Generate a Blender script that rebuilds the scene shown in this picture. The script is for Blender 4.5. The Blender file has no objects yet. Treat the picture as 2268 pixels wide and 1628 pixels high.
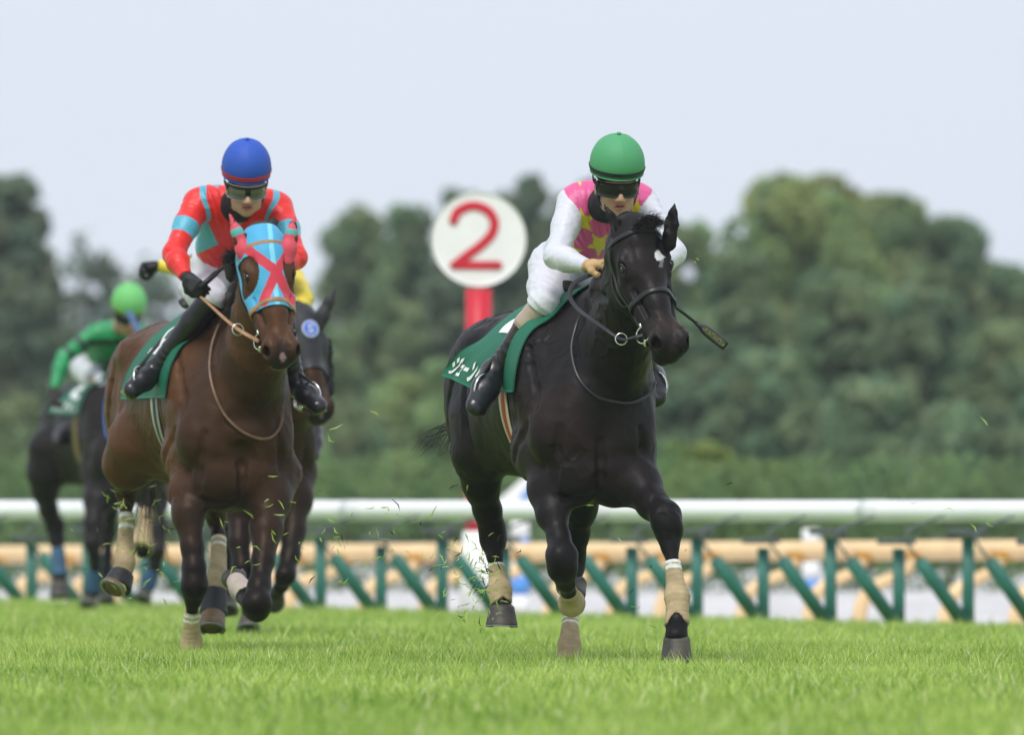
import bpy, bmesh, math, random
import numpy as np
from mathutils import Vector, Matrix, noise as mnoise

# ------------------------------------------------------------------ camera / light / exposure
sc = bpy.context.scene
COL = sc.collection
CAM_H = 0.67
LENS = 420.0
K = 2268 * LENS / 36.0          # overview pixels * metres
HZ = 1116.0                     # horizon row in the 2268 x 1628 overview
cam_d = bpy.data.cameras.new("Camera")
cam = bpy.data.objects.new("Camera", cam_d)
COL.objects.link(cam)
cam.location = (0, 0, CAM_H)
cam.rotation_euler = (math.radians(90), 0, 0)
cam_d.lens = LENS
cam_d.sensor_width = 36
cam_d.sensor_fit = 'HORIZONTAL'
cam_d.shift_y = (HZ - 814.0) / 2268.0
cam_d.clip_start = 1.0
cam_d.clip_end = 3000
cam_d.dof.use_dof = True
cam_d.dof.focus_distance = 50.0
cam_d.dof.aperture_fstop = 4.7
sc.camera = cam

world = bpy.data.worlds.new("World")
sc.world = world
world.use_nodes = True
SUN_EL, SUN_AZ = 58.0, 200.0
wn, wl = world.node_tree.nodes, world.node_tree.links
wn.clear()
w_out = wn.new('ShaderNodeOutputWorld')
w_bg = wn.new('ShaderNodeBackground')
w_sky = wn.new('ShaderNodeTexSky')
w_sky.sky_type = 'NISHITA'
w_sky.sun_disc = False
w_sky.sun_elevation = math.radians(SUN_EL)
w_sky.sun_rotation = math.radians(SUN_AZ)
w_sky.dust_density = 4.0
w_mix = wn.new('ShaderNodeMix'); w_mix.data_type = 'RGBA'
w_mix.inputs[0].default_value = 0.90
w_tc = wn.new('ShaderNodeTexCoord')
w_map = wn.new('ShaderNodeMapping'); w_map.inputs['Scale'].default_value = (3, 3, 9)
w_ns = wn.new('ShaderNodeTexNoise'); w_ns.inputs['Scale'].default_value = 1.6; w_ns.inputs['Detail'].default_value = 4
w_cr = wn.new('ShaderNodeMix'); w_cr.data_type = 'RGBA'
w_cr.inputs['A'].default_value = (7.35, 8.15, 9.35, 1)
w_cr.inputs['B'].default_value = (7.95, 8.6, 9.5, 1)
wl.new(w_tc.outputs['Generated'], w_map.inputs['Vector'])
wl.new(w_map.outputs[0], w_ns.inputs['Vector'])
wl.new(w_ns.outputs[0], w_cr.inputs['Factor'])
wl.new(w_sky.outputs[0], w_mix.inputs['A'])
wl.new(w_cr.outputs['Result'], w_mix.inputs['B'])
wl.new(w_mix.outputs['Result'], w_bg.inputs['Color'])
w_bg.inputs['Strength'].default_value = 0.1
wl.new(w_bg.outputs[0], w_out.inputs['Surface'])

sun_d = bpy.data.lights.new("Sun", 'SUN')
sun_d.energy = 2.1
sun_d.angle = math.radians(14)
sun_d.color = (1.0, 0.97, 0.93)
sun = bpy.data.objects.new("Sun", sun_d)
COL.objects.link(sun)
_az, _el = math.radians(SUN_AZ), math.radians(SUN_EL)
_sd = Vector((math.sin(_az) * math.cos(_el), math.cos(_az) * math.cos(_el), math.sin(_el)))
sun.rotation_euler = _sd.to_track_quat('Z', 'Y').to_euler()

sc.view_settings.view_transform = 'Standard'
sc.view_settings.look = 'None'
sc.view_settings.exposure = 0.12
sc.view_settings.gamma = 1.0
sc.render.engine = 'CYCLES'
sc.cycles.use_denoising = True
sc.cycles.max_bounces = 6
sc.cycles.transparent_max_bounces = 8
sc.cycles.volume_bounces = 0
DEV = globals().get('DEV', {})
QH = DEV.get('h', 1.0)          # mesh coarseness for quick looks only

# ------------------------------------------------------------------ helpers
rnd = random.Random(7)
ORG = {}


def W(u, v, D):
    return np.array([(u - 1134.0) / K * D, D, CAM_H + (HZ - v) / K * D])


def nrm(v):
    v = np.asarray(v, float)
    return v / max(1e-9, np.linalg.norm(v))


def empty(name, loc, label, cat, group=None):
    o = bpy.data.objects.new(name, None)
    COL.objects.link(o)
    o.location = loc
    o.empty_display_size = 0.1
    ORG[o.name] = np.array(loc, float)
    tag(o, label, cat, group)
    return o


def tag(o, label=None, cat=None, group=None, kind=None):
    if label: o['label'] = label
    if cat: o['category'] = cat
    if group: o['group'] = group
    if kind: o['kind'] = kind
    return o


def mk(name, V, F, mat, parent=None, col=None, smooth=True, origin=None, uv=None):
    V = np.asarray(V, float)
    if parent is not None:
        og = ORG[parent.name]
    elif origin is not None:
        og = np.array(origin, float)
    else:
        og = np.zeros(3)
    me = bpy.data.meshes.new(name)
    if isinstance(F, np.ndarray) and F.ndim == 2:
        n = F.shape[1]
        me.vertices.add(len(V)); me.vertices.foreach_set('co', (V - og).astype(np.float32).ravel())
        me.loops.add(F.size); me.loops.foreach_set('vertex_index', F.astype(np.int32).ravel())
        me.polygons.add(len(F))
        me.polygons.foreach_set('loop_start', np.arange(0, F.size, n, dtype=np.int32))
        me.update(calc_edges=True)
        me.validate()
    else:
        me.from_pydata((V - og).tolist(), [], [list(map(int, f)) for f in F])
        me.update()
    if smooth:
        me.polygons.foreach_set('use_smooth', [True] * len(me.polygons))
    if col is not None and len(me.vertices) == len(V):
        a = me.color_attributes.new('Col', 'FLOAT_COLOR', 'POINT')
        c = np.ones((len(V), 4), np.float32); c[:, :3] = col
        a.data.foreach_set('color', c.ravel())
    if mat is not None:
        me.materials.append(mat)
    o = bpy.data.objects.new(name, me)
    COL.objects.link(o)
    if parent is not None:
        o.parent = parent
    else:
        o.location = og
    ORG[o.name] = og
    return o


# ------------------------------------------------------------------ materials
MATS = {}


def mat(name, color=(.5, .5, .5), rough=.6, attr=False, var=0.0, vscale=20.0, bump=0.0, bscale=80.0, bstretch=None,
        bdist=0.01, metal=0.0, spec=.5, sheen=0.0, sub=0.0, coat=0.0, trans=0.0, detail=4.0, tint=None, ior=1.45, alpha=1.0, bump2=None):
    if name in MATS: return MATS[name]
    m = bpy.data.materials.new(name)
    m.use_nodes = True
    n, l = m.node_tree.nodes, m.node_tree.links
    b = n['Principled BSDF']
    b.inputs['Base Color'].default_value = (*color, 1)
    b.inputs['Roughness'].default_value = rough
    b.inputs['Metallic'].default_value = metal
    b.inputs['Specular IOR Level'].default_value = spec
    b.inputs['IOR'].default_value = ior
    if sheen:
        b.inputs['Sheen Weight'].default_value = sheen
        b.inputs['Sheen Roughness'].default_value = .4
    if coat:
        b.inputs['Coat Weight'].default_value = coat
        b.inputs['Coat Roughness'].default_value = .15
    if trans: b.inputs['Transmission Weight'].default_value = trans
    if sub:
        b.inputs['Subsurface Weight'].default_value = sub
        b.inputs['Subsurface Radius'].default_value = (.012, .005, .003)
    if alpha < 1: b.inputs['Alpha'].default_value = alpha
    tc = n.new('ShaderNodeTexCoord')
    src = None
    if attr:
        at = n.new('ShaderNodeAttribute'); at.attribute_name = 'Col'
        src = at.outputs['Color']
    if var:
        ns = n.new('ShaderNodeTexNoise'); ns.inputs['Scale'].default_value = vscale; ns.inputs['Detail'].default_value = detail
        l.new(tc.outputs['Object'], ns.inputs['Vector'])
        mr = n.new('ShaderNodeMapRange')
        mr.inputs['From Min'].default_value = .3; mr.inputs['From Max'].default_value = .7
        mr.inputs['To Min'].default_value = 1 - var; mr.inputs['To Max'].default_value = 1 + var
        l.new(ns.outputs[0], mr.inputs['Value'])
        mx = n.new('ShaderNodeMix'); mx.data_type = 'RGBA'; mx.blend_type = 'MULTIPLY'; mx.inputs[0].default_value = 1
        if src: l.new(src, mx.inputs['A'])
        else: mx.inputs['A'].default_value = (*color, 1)
        l.new(mr.outputs[0], mx.inputs['B'])
        src = mx.outputs['Result']
        if tint:
            m2 = n.new('ShaderNodeMix'); m2.data_type = 'RGBA'
            n2 = n.new('ShaderNodeTexNoise'); n2.inputs['Scale'].default_value = vscale * .37; n2.inputs['Detail'].default_value = 5
            l.new(tc.outputs['Object'], n2.inputs['Vector'])
            r2 = n.new('ShaderNodeMapRange'); r2.inputs['From Min'].default_value = .45; r2.inputs['From Max'].default_value = .7
            l.new(n2.outputs[0], r2.inputs['Value'])
            l.new(r2.outputs[0], m2.inputs[0]); l.new(src, m2.inputs['A']); m2.inputs['B'].default_value = (*tint, 1)
            src = m2.outputs['Result']
    if src: l.new(src, b.inputs['Base Color'])
    if bump:
        nb = n.new('ShaderNodeTexNoise'); nb.inputs['Scale'].default_value = bscale; nb.inputs['Detail'].default_value = 4
        v = tc.outputs['Object']
        if bstretch:
            mp = n.new('ShaderNodeMapping'); mp.inputs['Scale'].default_value = bstretch
            l.new(v, mp.inputs['Vector']); v = mp.outputs[0]
        l.new(v, nb.inputs['Vector'])
        bp = n.new('ShaderNodeBump'); bp.inputs['Strength'].default_value = bump; bp.inputs['Distance'].default_value = bdist
        l.new(nb.outputs[0], bp.inputs['Height'])
        last = bp
        if bump2:   # (strength, scale, distance)
            nc = n.new('ShaderNodeTexNoise'); nc.inputs['Scale'].default_value = bump2[1]; nc.inputs['Detail'].default_value = 3
            l.new(tc.outputs['Object'], nc.inputs['Vector'])
            b3 = n.new('ShaderNodeBump'); b3.inputs['Strength'].default_value = bump2[0]; b3.inputs['Distance'].default_value = bump2[2]
            l.new(nc.outputs[0], b3.inputs['Height']); l.new(bp.outputs[0], b3.inputs['Normal'])
            last = b3
        l.new(last.outputs[0], b.inputs['Normal'])
    MATS[name] = m
    return m


# ------------------------------------------------------------------ signed distance modelling
def smin(a, b, k):
    h = np.maximum(k - np.abs(a - b), 0) / k
    return np.minimum(a, b) - h * h * k * .25


def smax(a, b, k): return -smin(-a, -b, k)


class SDF:
    def __init__(s): s.ops = []

    def ell(s, c, r, R=None, k=.03, sub=False):
        c = np.asarray(c, float); r = np.asarray(r, float)
        R = np.eye(3) if R is None else np.asarray(R, float)     # rows = local axes
        ext = np.sqrt(((R * r[:, None]) ** 2).sum(0))

        def f(P, c=c, r=r, R=R):
            q = (P - c) @ R.T
            k0 = np.sqrt(((q / r) ** 2).sum(-1)); k1 = np.sqrt(((q / r ** 2) ** 2).sum(-1))
            return k0 * (k0 - 1) / np.maximum(k1, 1e-6)
        s.ops.append((f, c - ext, c + ext, k, sub)); return s

    def cone(s, a, b, ra, rb, k=.02, sub=False, flat=None):
        a = np.asarray(a, float); b = np.asarray(b, float)
        m = max(ra, rb)

        def f(P, a=a, b=b, ra=ra, rb=rb, flat=flat):
            P = P - a
            if flat is not None:
                ax, fc = flat
                P = P + (P @ ax)[..., None] * ax * (1.0 / fc - 1)
            ba = b - a
            if flat is not None: ba = ba + (ba @ flat[0]) * flat[0] * (1.0 / flat[1] - 1)
            h = np.clip((P @ ba) / max(1e-9, ba @ ba), 0, 1)
            d = np.sqrt(((P - h[..., None] * ba) ** 2).sum(-1)) - (ra + (rb - ra) * h)
            return d * (min(1.0, flat[1]) if flat is not None else 1.0)
        s.ops.append((f, np.minimum(a, b) - m, np.maximum(a, b) + m, k, sub)); return s

    def half(s, c, n, k=.01, box=.5):       # keeps the side the normal points away from
        c = np.asarray(c, float); n = nrm(n)

        def f(P, c=c, n=n): return -((P - c) @ n)
        s.ops.append((f, c - box, c + box, k, True)); return s

    def chain(s, pts, k=.02, flat=None):
        for (a, ra), (b, rb) in zip(pts[:-1], pts[1:]): s.cone(a, b, ra, rb, k, flat=flat)
        return s

    def __call__(s, P):
        P = np.asarray(P, float); D = np.full(P.shape[:-1], 1e3)
        for f, lo, hi, k, sub in s.ops:
            d = f(P)
            D = smax(D, -d, k) if sub else smin(D, d, k)
        return D

    def grad(s, P, e=.003):
        g = np.stack([s(P + np.eye(3)[i] * e) - s(P - np.eye(3)[i] * e) for i in range(3)], -1)
        return g / np.maximum(np.linalg.norm(g, axis=-1, keepdims=True), 1e-9)

    def snap(s, P, off=0.0, it=8):
        P = np.array(P, float)
        for _ in range(it): P = P - (s(P) - off)[..., None] * s.grad(P) * .9
        return P

    def ray(s, O, Dr, off=0.0, tmax=1.5, it=60):
        O = np.array(O, float); t = np.zeros(O.shape[:-1])
        for _ in range(it):
            t = np.minimum(t + (s(O + t[..., None] * Dr) - off) * .7, tmax)
        return O + t[..., None] * Dr

    def mesh(s, h):
        h = h * QH
        los = np.array([o[1] for o in s.ops if not o[4]]).min(0) - 4 * h
        his = np.array([o[2] for o in s.ops if not o[4]]).max(0) + 4 * h
        n = np.ceil((his - los) / h).astype(int) + 1
        D = np.full(n, .5, np.float32)
        ax = [los[i] + np.arange(n[i]) * h for i in range(3)]
        for f, lo, hi, k, sub in s.ops:
            i0 = np.clip(np.floor((lo - k - 2 * h - los) / h).astype(int), 0, n); i1 = np.clip(np.ceil((hi + k + 2 * h - los) / h).astype(int) + 1, 0, n)
            if (i1 <= i0).any(): continue
            sl = tuple(slice(a, b) for a, b in zip(i0, i1))
            G = np.stack(np.meshgrid(*[ax[i][sl[i]] for i in range(3)], indexing='ij'), -1)
            d = f(G)
            D[sl] = smax(D[sl], -d, k) if sub else smin(D[sl], d, k)
        return surf_net(D, los, h)


def surf_net(D, org, h):
    S = D < 0
    nx, ny, nz = D.shape
    cs = [(i, j, k) for i in (0, 1) for j in (0, 1) for k in (0, 1)]
    cnt = np.zeros((nx - 1, ny - 1, nz - 1), np.int8)
    for i, j, k in cs: cnt += S[i:nx - 1 + i, j:ny - 1 + j, k:nz - 1 + k]
    act = (cnt > 0) & (cnt < 8)
    cells = np.argwhere(act)
    idx = np.full(act.shape, -1, np.int32); idx[act] = np.arange(len(cells))
    acc = np.zeros((len(cells), 3)); num = np.zeros(len(cells))
    val = {c: D[cells[:, 0] + c[0], cells[:, 1] + c[1], cells[:, 2] + c[2]].astype(float) for c in cs}
    for a in cs:
        for d in range(3):
            if a[d]: continue
            b = list(a); b[d] = 1; b = tuple(b)
            va, vb = val[a], val[b]
            m = (va < 0) != (vb < 0)
            t = va[m] / (va[m] - vb[m])
            p = np.tile(np.array(a, float), (m.sum(), 1)); p[:, d] += t
            acc[m] += p; num[m] += 1
    V = (cells + acc / num[:, None]) * h + org
    F = []
    for d in range(3):
        sl0 = [slice(None)] * 3; sl1 = [slice(None)] * 3
        sl0[d] = slice(0, -1); sl1[d] = slice(1, None)
        A, B = S[tuple(sl0)], S[tuple(sl1)]
        e = np.argwhere(A != B)
        o1, o2 = [(1, 2), (2, 0), (0, 1)][d]
        ok = (e[:, o1] > 0) & (e[:, o2] > 0) & (e[:, o1] < D.shape[o1] - 1) & (e[:, o2] < D.shape[o2] - 1)
        e = e[ok]
        ins = A[e[:, 0], e[:, 1], e[:, 2]]

        def cell(da, db):
            q = e.copy(); q[:, o1] -= da; q[:, o2] -= db
            return idx[q[:, 0], q[:, 1], q[:, 2]]
        q = np.stack([cell(1, 1), cell(0, 1), cell(0, 0), cell(1, 0)], -1)
        q[~ins] = q[~ins][:, ::-1]
        F.append(q)
    F = np.concatenate(F)
    F = F[(F >= 0).all(1)]
    return V, F


def frame(fwd, up):
    f = nrm(fwd); l = nrm(np.cross(up, f)); u = np.cross(f, l)
    return np.array([f, l, u])          # rows: forward, left, up


def catmull(P, n):
    P = np.asarray(P, float); Q = np.vstack([2 * P[0] - P[1], P, 2 * P[-1] - P[-2]])
    out = []
    for i in range(len(P) - 1):
        t = np.linspace(0, 1, n, endpoint=False)[:, None]
        a, b, c, d = Q[i:i + 4]
        out.append(.5 * (2 * b + (c - a) * t + (2 * a - 5 * b + 4 * c - d) * t ** 2 + (3 * b - a - 3 * c + d) * t ** 3))
    return np.vstack(out + [P[-1:]])


def sweep(P, Nv, w, t, closed=False, prof='flat', seg=8):
    """ribbon or tube along P. Nv: normals. w,t half sizes (scalar or per point)."""
    P = np.asarray(P, float); n = len(P)
    w = np.broadcast_to(w, n); t = np.broadcast_to(t, n)
    if closed: T = np.roll(P, -1, 0) - np.roll(P, 1, 0)
    else: T = np.gradient(P, axis=0)
    T = T / np.maximum(np.linalg.norm(T, axis=1, keepdims=True), 1e-9)
    Nv = np.broadcast_to(np.asarray(Nv, float), P.shape)
    Nn = Nv - (Nv * T).sum(1, keepdims=True) * T
    Nn = Nn / np.maximum(np.linalg.norm(Nn, axis=1, keepdims=True), 1e-9)
    B = np.cross(T, Nn)
    if prof == 'flat':
        pr = [(-1, -.6), (-.8, -1), (.8, -1), (1, -.6), (1, .6), (.8, 1), (-.8, 1), (-1, .6)]
    else:
        pr = [(math.cos(2 * math.pi * i / seg), math.sin(2 * math.pi * i / seg)) for i in range(seg)]
    m = len(pr)
    V = np.stack([P + B * (a * w)[:, None] + Nn * (b * t)[:, None] for a, b in pr], 1).reshape(-1, 3)
    F = []
    rng = n if closed else n - 1
    for i in range(rng):
        j = (i + 1) % n
        for q in range(m):
            r = (q + 1) % m
            F.append((i * m + q, i * m + r, j * m + r, j * m + q))
    if not closed:
        V = np.vstack([V, P[:1], P[-1:]]); c0 = len(V) - 2
        for q in range(m):
            r = (q + 1) % m
            F.append((c0, r, q)); F.append((c0 + 1, (n - 1) * m + q, (n - 1) * m + r))
    return V, F


def tube(pts, r, n=6, seg=8, smooth_path=True):
    P = catmull(pts, n) if smooth_path and len(pts) > 2 else np.asarray(pts, float)
    rr = np.interp(np.linspace(0, 1, len(P)), np.linspace(0, 1, len(r)), r) if np.ndim(r) else r
    d = nrm(P[-1] - P[0]) if np.linalg.norm(P[-1] - P[0]) > 1e-6 else np.array([0, 0, 1.])
    up = np.array([0, 0, 1.]) if abs(d[2]) < .8 else np.array([0, 1., 0])
    return sweep(P, up, rr, rr, prof='round', seg=seg)


def ring(c, nrm_, r, t, n=28, seg=6, up=(0, 0, 1), sy=1.0, a0=0, a1=360):
    nn = nrm(nrm_); ux = nrm(np.cross(up, nn)); uy = np.cross(nn, ux)
    full = abs(a1 - a0) >= 360
    an = np.radians(np.linspace(a0, a1, n, endpoint=not full))
    P = np.array([np.asarray(c) + ux * math.cos(q) * r + uy * math.sin(q) * r * sy for q in an])
    return sweep(P, nn, t, t, closed=full, prof='round', seg=seg)


def join(parts):
    V, F, o = [], [], 0
    for v, f in parts:
        V.append(np.asarray(v)); F += [tuple(int(i) + o for i in q) for q in f]; o += len(v)
    return np.vstack(V), F


def box(c, R, hx, hy, hz, bev=.0):
    """box with half sizes along rows of R; small chamfer"""
    V = []
    b = bev
    pts = []
    for sx in (-1, 1):
        for sy in (-1, 1):
            for sz in (-1, 1):
                pts += [(sx * hx, sy * (hy - b), sz * (hz - b)), (sx * (hx - b), sy * hy, sz * (hz - b)), (sx * (hx - b), sy * (hy - b), sz * hz)] if b else [(sx * hx, sy * hy, sz * hz)]
    bm = bmesh.new()
    for p in pts: bm.verts.new(p)
    bmesh.ops.convex_hull(bm, input=bm.verts)
    bm.verts.index_update()
    V = np.array([v.co[:] for v in bm.verts]) @ np.asarray(R) + np.asarray(c)
    F = [[v.index for v in f.verts] for f in bm.faces]
    bm.free()
    return V, F


def wob(P, s, seed=0):
    """cheap smooth noise in -1..1"""
    P = np.asarray(P) * s + seed * 3.7
    a = np.sin(P[..., 0] * 1.7 + 1.3 * np.sin(P[..., 1] * 1.1 + P[..., 2] * .7))
    b = np.sin(P[..., 1] * 2.1 + 1.1 * np.sin(P[..., 2] * 1.3 + P[..., 0] * .9) + 2)
    c = np.sin(P[..., 2] * 1.9 + 1.2 * np.sin(P[..., 0] * 1.5 + P[..., 1] * 1.2) + 4)
    return (a + b + c) / 3


def inpoly(u, v, poly):
    poly = np.asarray(poly, float); r = np.zeros(u.shape, bool)
    x0, y0 = poly[:, 0], poly[:, 1]; x1, y1 = np.roll(x0, -1), np.roll(y0, -1)
    for a, b, c, d in zip(x0, y0, x1, y1):
        m = (b > v) != (d > v)
        r ^= m & (u < (c - a) * (v - b) / ((d - b) if d != b else 1e-9) + a)
    return r


def UV(V):
    V = np.asarray(V)
    return V[:, 0] / V[:, 1] * K + 1134, HZ - (V[:, 2] - CAM_H) / V[:, 1] * K


# ------------------------------------------------------------------ hair strands (mane, tail)
def strands(roots, dirs, length, n, width, droop, rs, spread=.25, seg=5, curl=.0):
    """tapered flat strands from a root curve. roots (m,3), dirs (m,3)"""
    V, F = [], []
    m = len(roots)
    for _ in range(n):
        t = rs.random() * (m - 1); i = int(t); fr = t - i
        p = roots[i] * (1 - fr) + roots[min(i + 1, m - 1)] * fr
        d = nrm(dirs[i] * (1 - fr) + dirs[min(i + 1, m - 1)] * fr)
        p = p + np.array([rs.gauss(0, 1) for _ in range(3)]) * .008
        d = nrm(d + np.array([rs.gauss(0, 1) for _ in range(3)]) * spread)
        L = length * rs.uniform(.5, 1.1)
        side = nrm(np.cross(d, [rs.gauss(0, 1) for _ in range(3)]))
        cv = np.array([rs.gauss(0, 1) for _ in range(3)]) * curl
        o = len(V)
        for j in range(seg + 1):
            s = j / seg
            q = p + d * L * s + np.array([0, 0, -1]) * droop * L * s * s + cv * L * s * s
            w = width * (1 - s * .85)
            V.append(q - side * w); V.append(q + side * w)
        for j in range(seg):
            F.append((o + 2 * j, o + 2 * j + 1, o + 2 * j + 3, o + 2 * j + 2))
    return np.array(V), np.array(F)

# ------------------------------------------------------------------ setting: ground, turf, sand
def noise_sheet(name, pts_fn, nx, ny, m, kind='structure'):
    V = [pts_fn(i / nx, j / ny) for j in range(ny + 1) for i in range(nx + 1)]
    F = np.array([[j * (nx + 1) + i, j * (nx + 1) + i + 1, (j + 1) * (nx + 1) + i + 1, (j + 1) * (nx + 1) + i] for j in range(ny) for i in range(nx)])
    o = mk(name, V, F, m); tag(o, kind=kind); return o


TZ = -0.035


def fence_x(y): return 3.257 - .694 * (y - 76)


def ground_z(x, y):
    s = np.clip((x + 4) / 7.5, 0, 1) * .095 + .020
    t = np.clip((y - 57) / 20.0, 0, 1)
    return TZ - s * t * t * (3 - 2 * t)


m_turf = mat('turf_ground', (.20, .32, .05), .9, var=.35, vscale=6, bump=.6, bscale=60, bdist=.02)
m_far = mat('meadow', (.05, .085, .02), .95, var=.3, vscale=.3)
m_sand = mat('sand', (.60, .58, .57), .95, var=.28, vscale=2.2, bump=1.0, bscale=3.5, bdist=.12, detail=8)
noise_sheet('ground', lambda a, b: (-1500 + 3000 * a, -20 + 2500 * b, -.30), 20, 20, m_far)


def turf_pt(a, b):
    y = 5 + 150 * b
    xe = fence_x(y) + .35
    x = xe + (a - 1) * 60 if a <= .9 else xe
    t = min(1, a / .9)
    x = xe - (1 - t) ** 2 * 60
    z = float(ground_z(x, y))
    if a > .9: x = xe + (a - .9) * 10 * .5; z = z - (a - .9) * 10 * .22
    return (x, y, z)


noise_sheet('turf', turf_pt, 60, 90, m_turf)
noise_sheet('sand_track', lambda a, b: (fence_x(5 + 165 * b) + .3 + a * 60, 5 + 165 * b, -.24 + .012 * math.sin(a * 60) * math.sin(b * 400)), 60, 160, m_sand)

# grass blades
def grass(n, y0, y1, hmul, seed, wmul=1.0, turfz=TZ):
    r = np.random.RandomState(seed)
    y = r.uniform(y0, y1, n)
    hw = .0429 * y + 1.9
    x = r.uniform(-1, 1, n) * hw
    keep = x < fence_x(y) + .3
    x, y = x[keep], y[keep]; n = len(x)
    pn = wob(np.stack([x * 3, y * .9, x * 0], -1), 1.0, 2)
    hgt = (.044 + .036 * r.rand(n) ** 1.6 + .012 * pn) * hmul
    tall = r.rand(n) < .07; hgt[tall] *= r.uniform(1.2, 1.7, tall.sum())
    w = (.0016 + .0018 * r.rand(n)) * wmul
    az = r.uniform(0, 2 * np.pi, n); la = r.uniform(0, 2 * np.pi, n)
    lean = r.uniform(.05, .75, n) * hgt
    dx, dy = np.cos(az) * w, np.sin(az) * w
    lx, ly = np.cos(la) * lean, np.sin(la) * lean
    z = ground_z(x, y)
    P = np.stack([
        np.stack([x - dx, y - dy, z], -1), np.stack([x + dx, y + dy, z], -1),
        np.stack([x - dx * .9 + lx * .3, y - dy * .9 + ly * .3, z + hgt * .55], -1), np.stack([x + dx * .9 + lx * .3, y + dy * .9 + ly * .3, z + hgt * .55], -1),
        np.stack([x + lx, y + ly, z + hgt], -1)], 1).reshape(-1, 3)
    b = np.arange(n)[:, None] * 5
    F = np.concatenate([b + np.array([[0, 1, 3]]), b + np.array([[0, 3, 2]]), b + np.array([[2, 3, 4]])])
    c1 = np.array([.19, .33, .04]); c2 = np.array([.70, .84, .22]); c3 = np.array([.88, .90, .50])
    t = r.rand(n, 1) * .85 + .22 * pn[:, None] + .15 * wob(np.stack([x * .8, y * .25, x * 0], -1), 1.0, 5)[:, None]
    c = c1 * (1 - t) + c2 * t
    dry = r.rand(n) < .07; c[dry] = c3 * r.uniform(.7, 1.1, (dry.sum(), 1))
    c = np.repeat(c, 5, 0)
    return P, F, c


def leaf_mat(name, tr=.35, rough=.6, hue=None):
    if name in MATS: return MATS[name]
    m = bpy.data.materials.new(name); m.use_nodes = True
    n, l = m.node_tree.nodes, m.node_tree.links
    b = n['Principled BSDF']; b.inputs['Roughness'].default_value = rough; b.inputs['Specular IOR Level'].default_value = .3
    at = n.new('ShaderNodeAttribute'); at.attribute_name = 'Col'
    l.new(at.outputs['Color'], b.inputs['Base Color'])
    t = n.new('ShaderNodeBsdfTranslucent'); mx = n.new('ShaderNodeMixShader'); mx.inputs[0].default_value = tr
    l.new(at.outputs['Color'], t.inputs['Color'])
    l.new(b.outputs[0], mx.inputs[1]); l.new(t.outputs[0], mx.inputs[2])
    l.new(mx.outputs[0], n['Material Output'].inputs['Surface'])
    MATS[name] = m; return m


gm_ = leaf_mat('grass_blade', .5, .4)
if not DEV.get('nograss'):
    q = DEV.get('gd', 1.0)
    parts = [grass(int(82000 * q), 31, 45, 1.12, 1, 1.5), grass(int(150000 * q), 45, 57, 1.0, 2), grass(int(125000 * q), 57, 88, 1.0, 3, 1.25)]
    Vs, Fs, Cs, o_ = [], [], [], 0
    for P_, F_, c_ in parts:
        Vs.append(P_); Fs.append(F_ + o_); Cs.append(c_); o_ += len(P_)
    g_ = mk('grass', np.vstack(Vs), np.vstack(Fs), gm_, col=np.vstack(Cs), smooth=False)
    tag(g_, 'short bright green turf grass of the race course', 'grass', kind='stuff')

# ------------------------------------------------------------------ rails
def fence_pt(t, z): return np.array([3.257 - .570 * t, 76 + .822 * t, z])


m_white = mat('rail_white', (.90, .90, .92), .5, var=.04, vscale=2, coat=.2)
m_green = mat('post_green', (.026, .155, .118), .45, var=.2, vscale=8)
m_grey = mat('bracket_grey', (.10, .12, .125), .5)
rf = empty('rail_fence', fence_pt(0, 0), 'white tubular running rail on green posts with slanted green braces', 'fence')
perp = np.array([-.822, -.570, 0])
v, f = tube([fence_pt(t, .622) for t in (-9, 0, 8, 16, 30)], .069, n=4, seg=20); mk('rail', v, f, m_white, rf)
for t in np.arange(-7.4, 30, 3.0):
    v, f = tube([fence_pt(t - .11, .622), fence_pt(t + .11, .622)], .0725, seg=20); mk('joint_sleeve', v, f, mat('sleeve_white', (.78, .78, .79), .5), rf)
for k_ in range(-8, 30):
    t = .63 + .745 * k_
    hgt = .44 if k_ % 2 else .50
    b0 = fence_pt(t, -.26) - perp * .03
    v1, f1 = tube([b0, b0 + [0, 0, hgt + .20]], .040, seg=12)
    ob = mk('post', v1, f1, m_green, rf)
    v2, f2 = box(b0 + [0, 0, hgt + .245] + perp * .02, np.array([[-.570, .822, 0], [.822, .570, 0], [0, 0, 1]]), .12, .07, .018, .004)
    mk('bracket', v2, f2, m_grey, ob)
    if hgt > .5:
        v2, f2 = tube([b0 + [0, 0, hgt + .2], b0 + [0, 0, .84]], .020); mk('bracket', v2, f2, m_grey, ob)
    v2, f2 = tube([b0 + [0, 0, .12], b0 + perp * .385 + [0, 0, .56]], .046, seg=12)
    br = mk('brace', v2, f2, m_green, rf)
    v2, f2 = tube([b0 + perp * .385 + [0, 0, .56], b0 + perp * .50 + [0, 0, .74], b0 + perp * .20 + [0, 0, .85]], .009); mk('tie_rod', v2, f2, m_grey, br)

m_or = mat('rail_orange', (.84, .60, .32), .45, var=.1, vscale=3)
m_or2 = mat('bracket_orange', (.62, .31, .045), .5)
orf = empty('rail_fence', (3.0, 89, -.28), 'pale orange rail on curved supports standing on the sand track', 'fence')


def oran(t, z=None):
    x, y = 4.3 - .570 * t, 87 + .822 * t
    return np.array([x, y, (.335 - .006 * t) if z is None else z])


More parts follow.
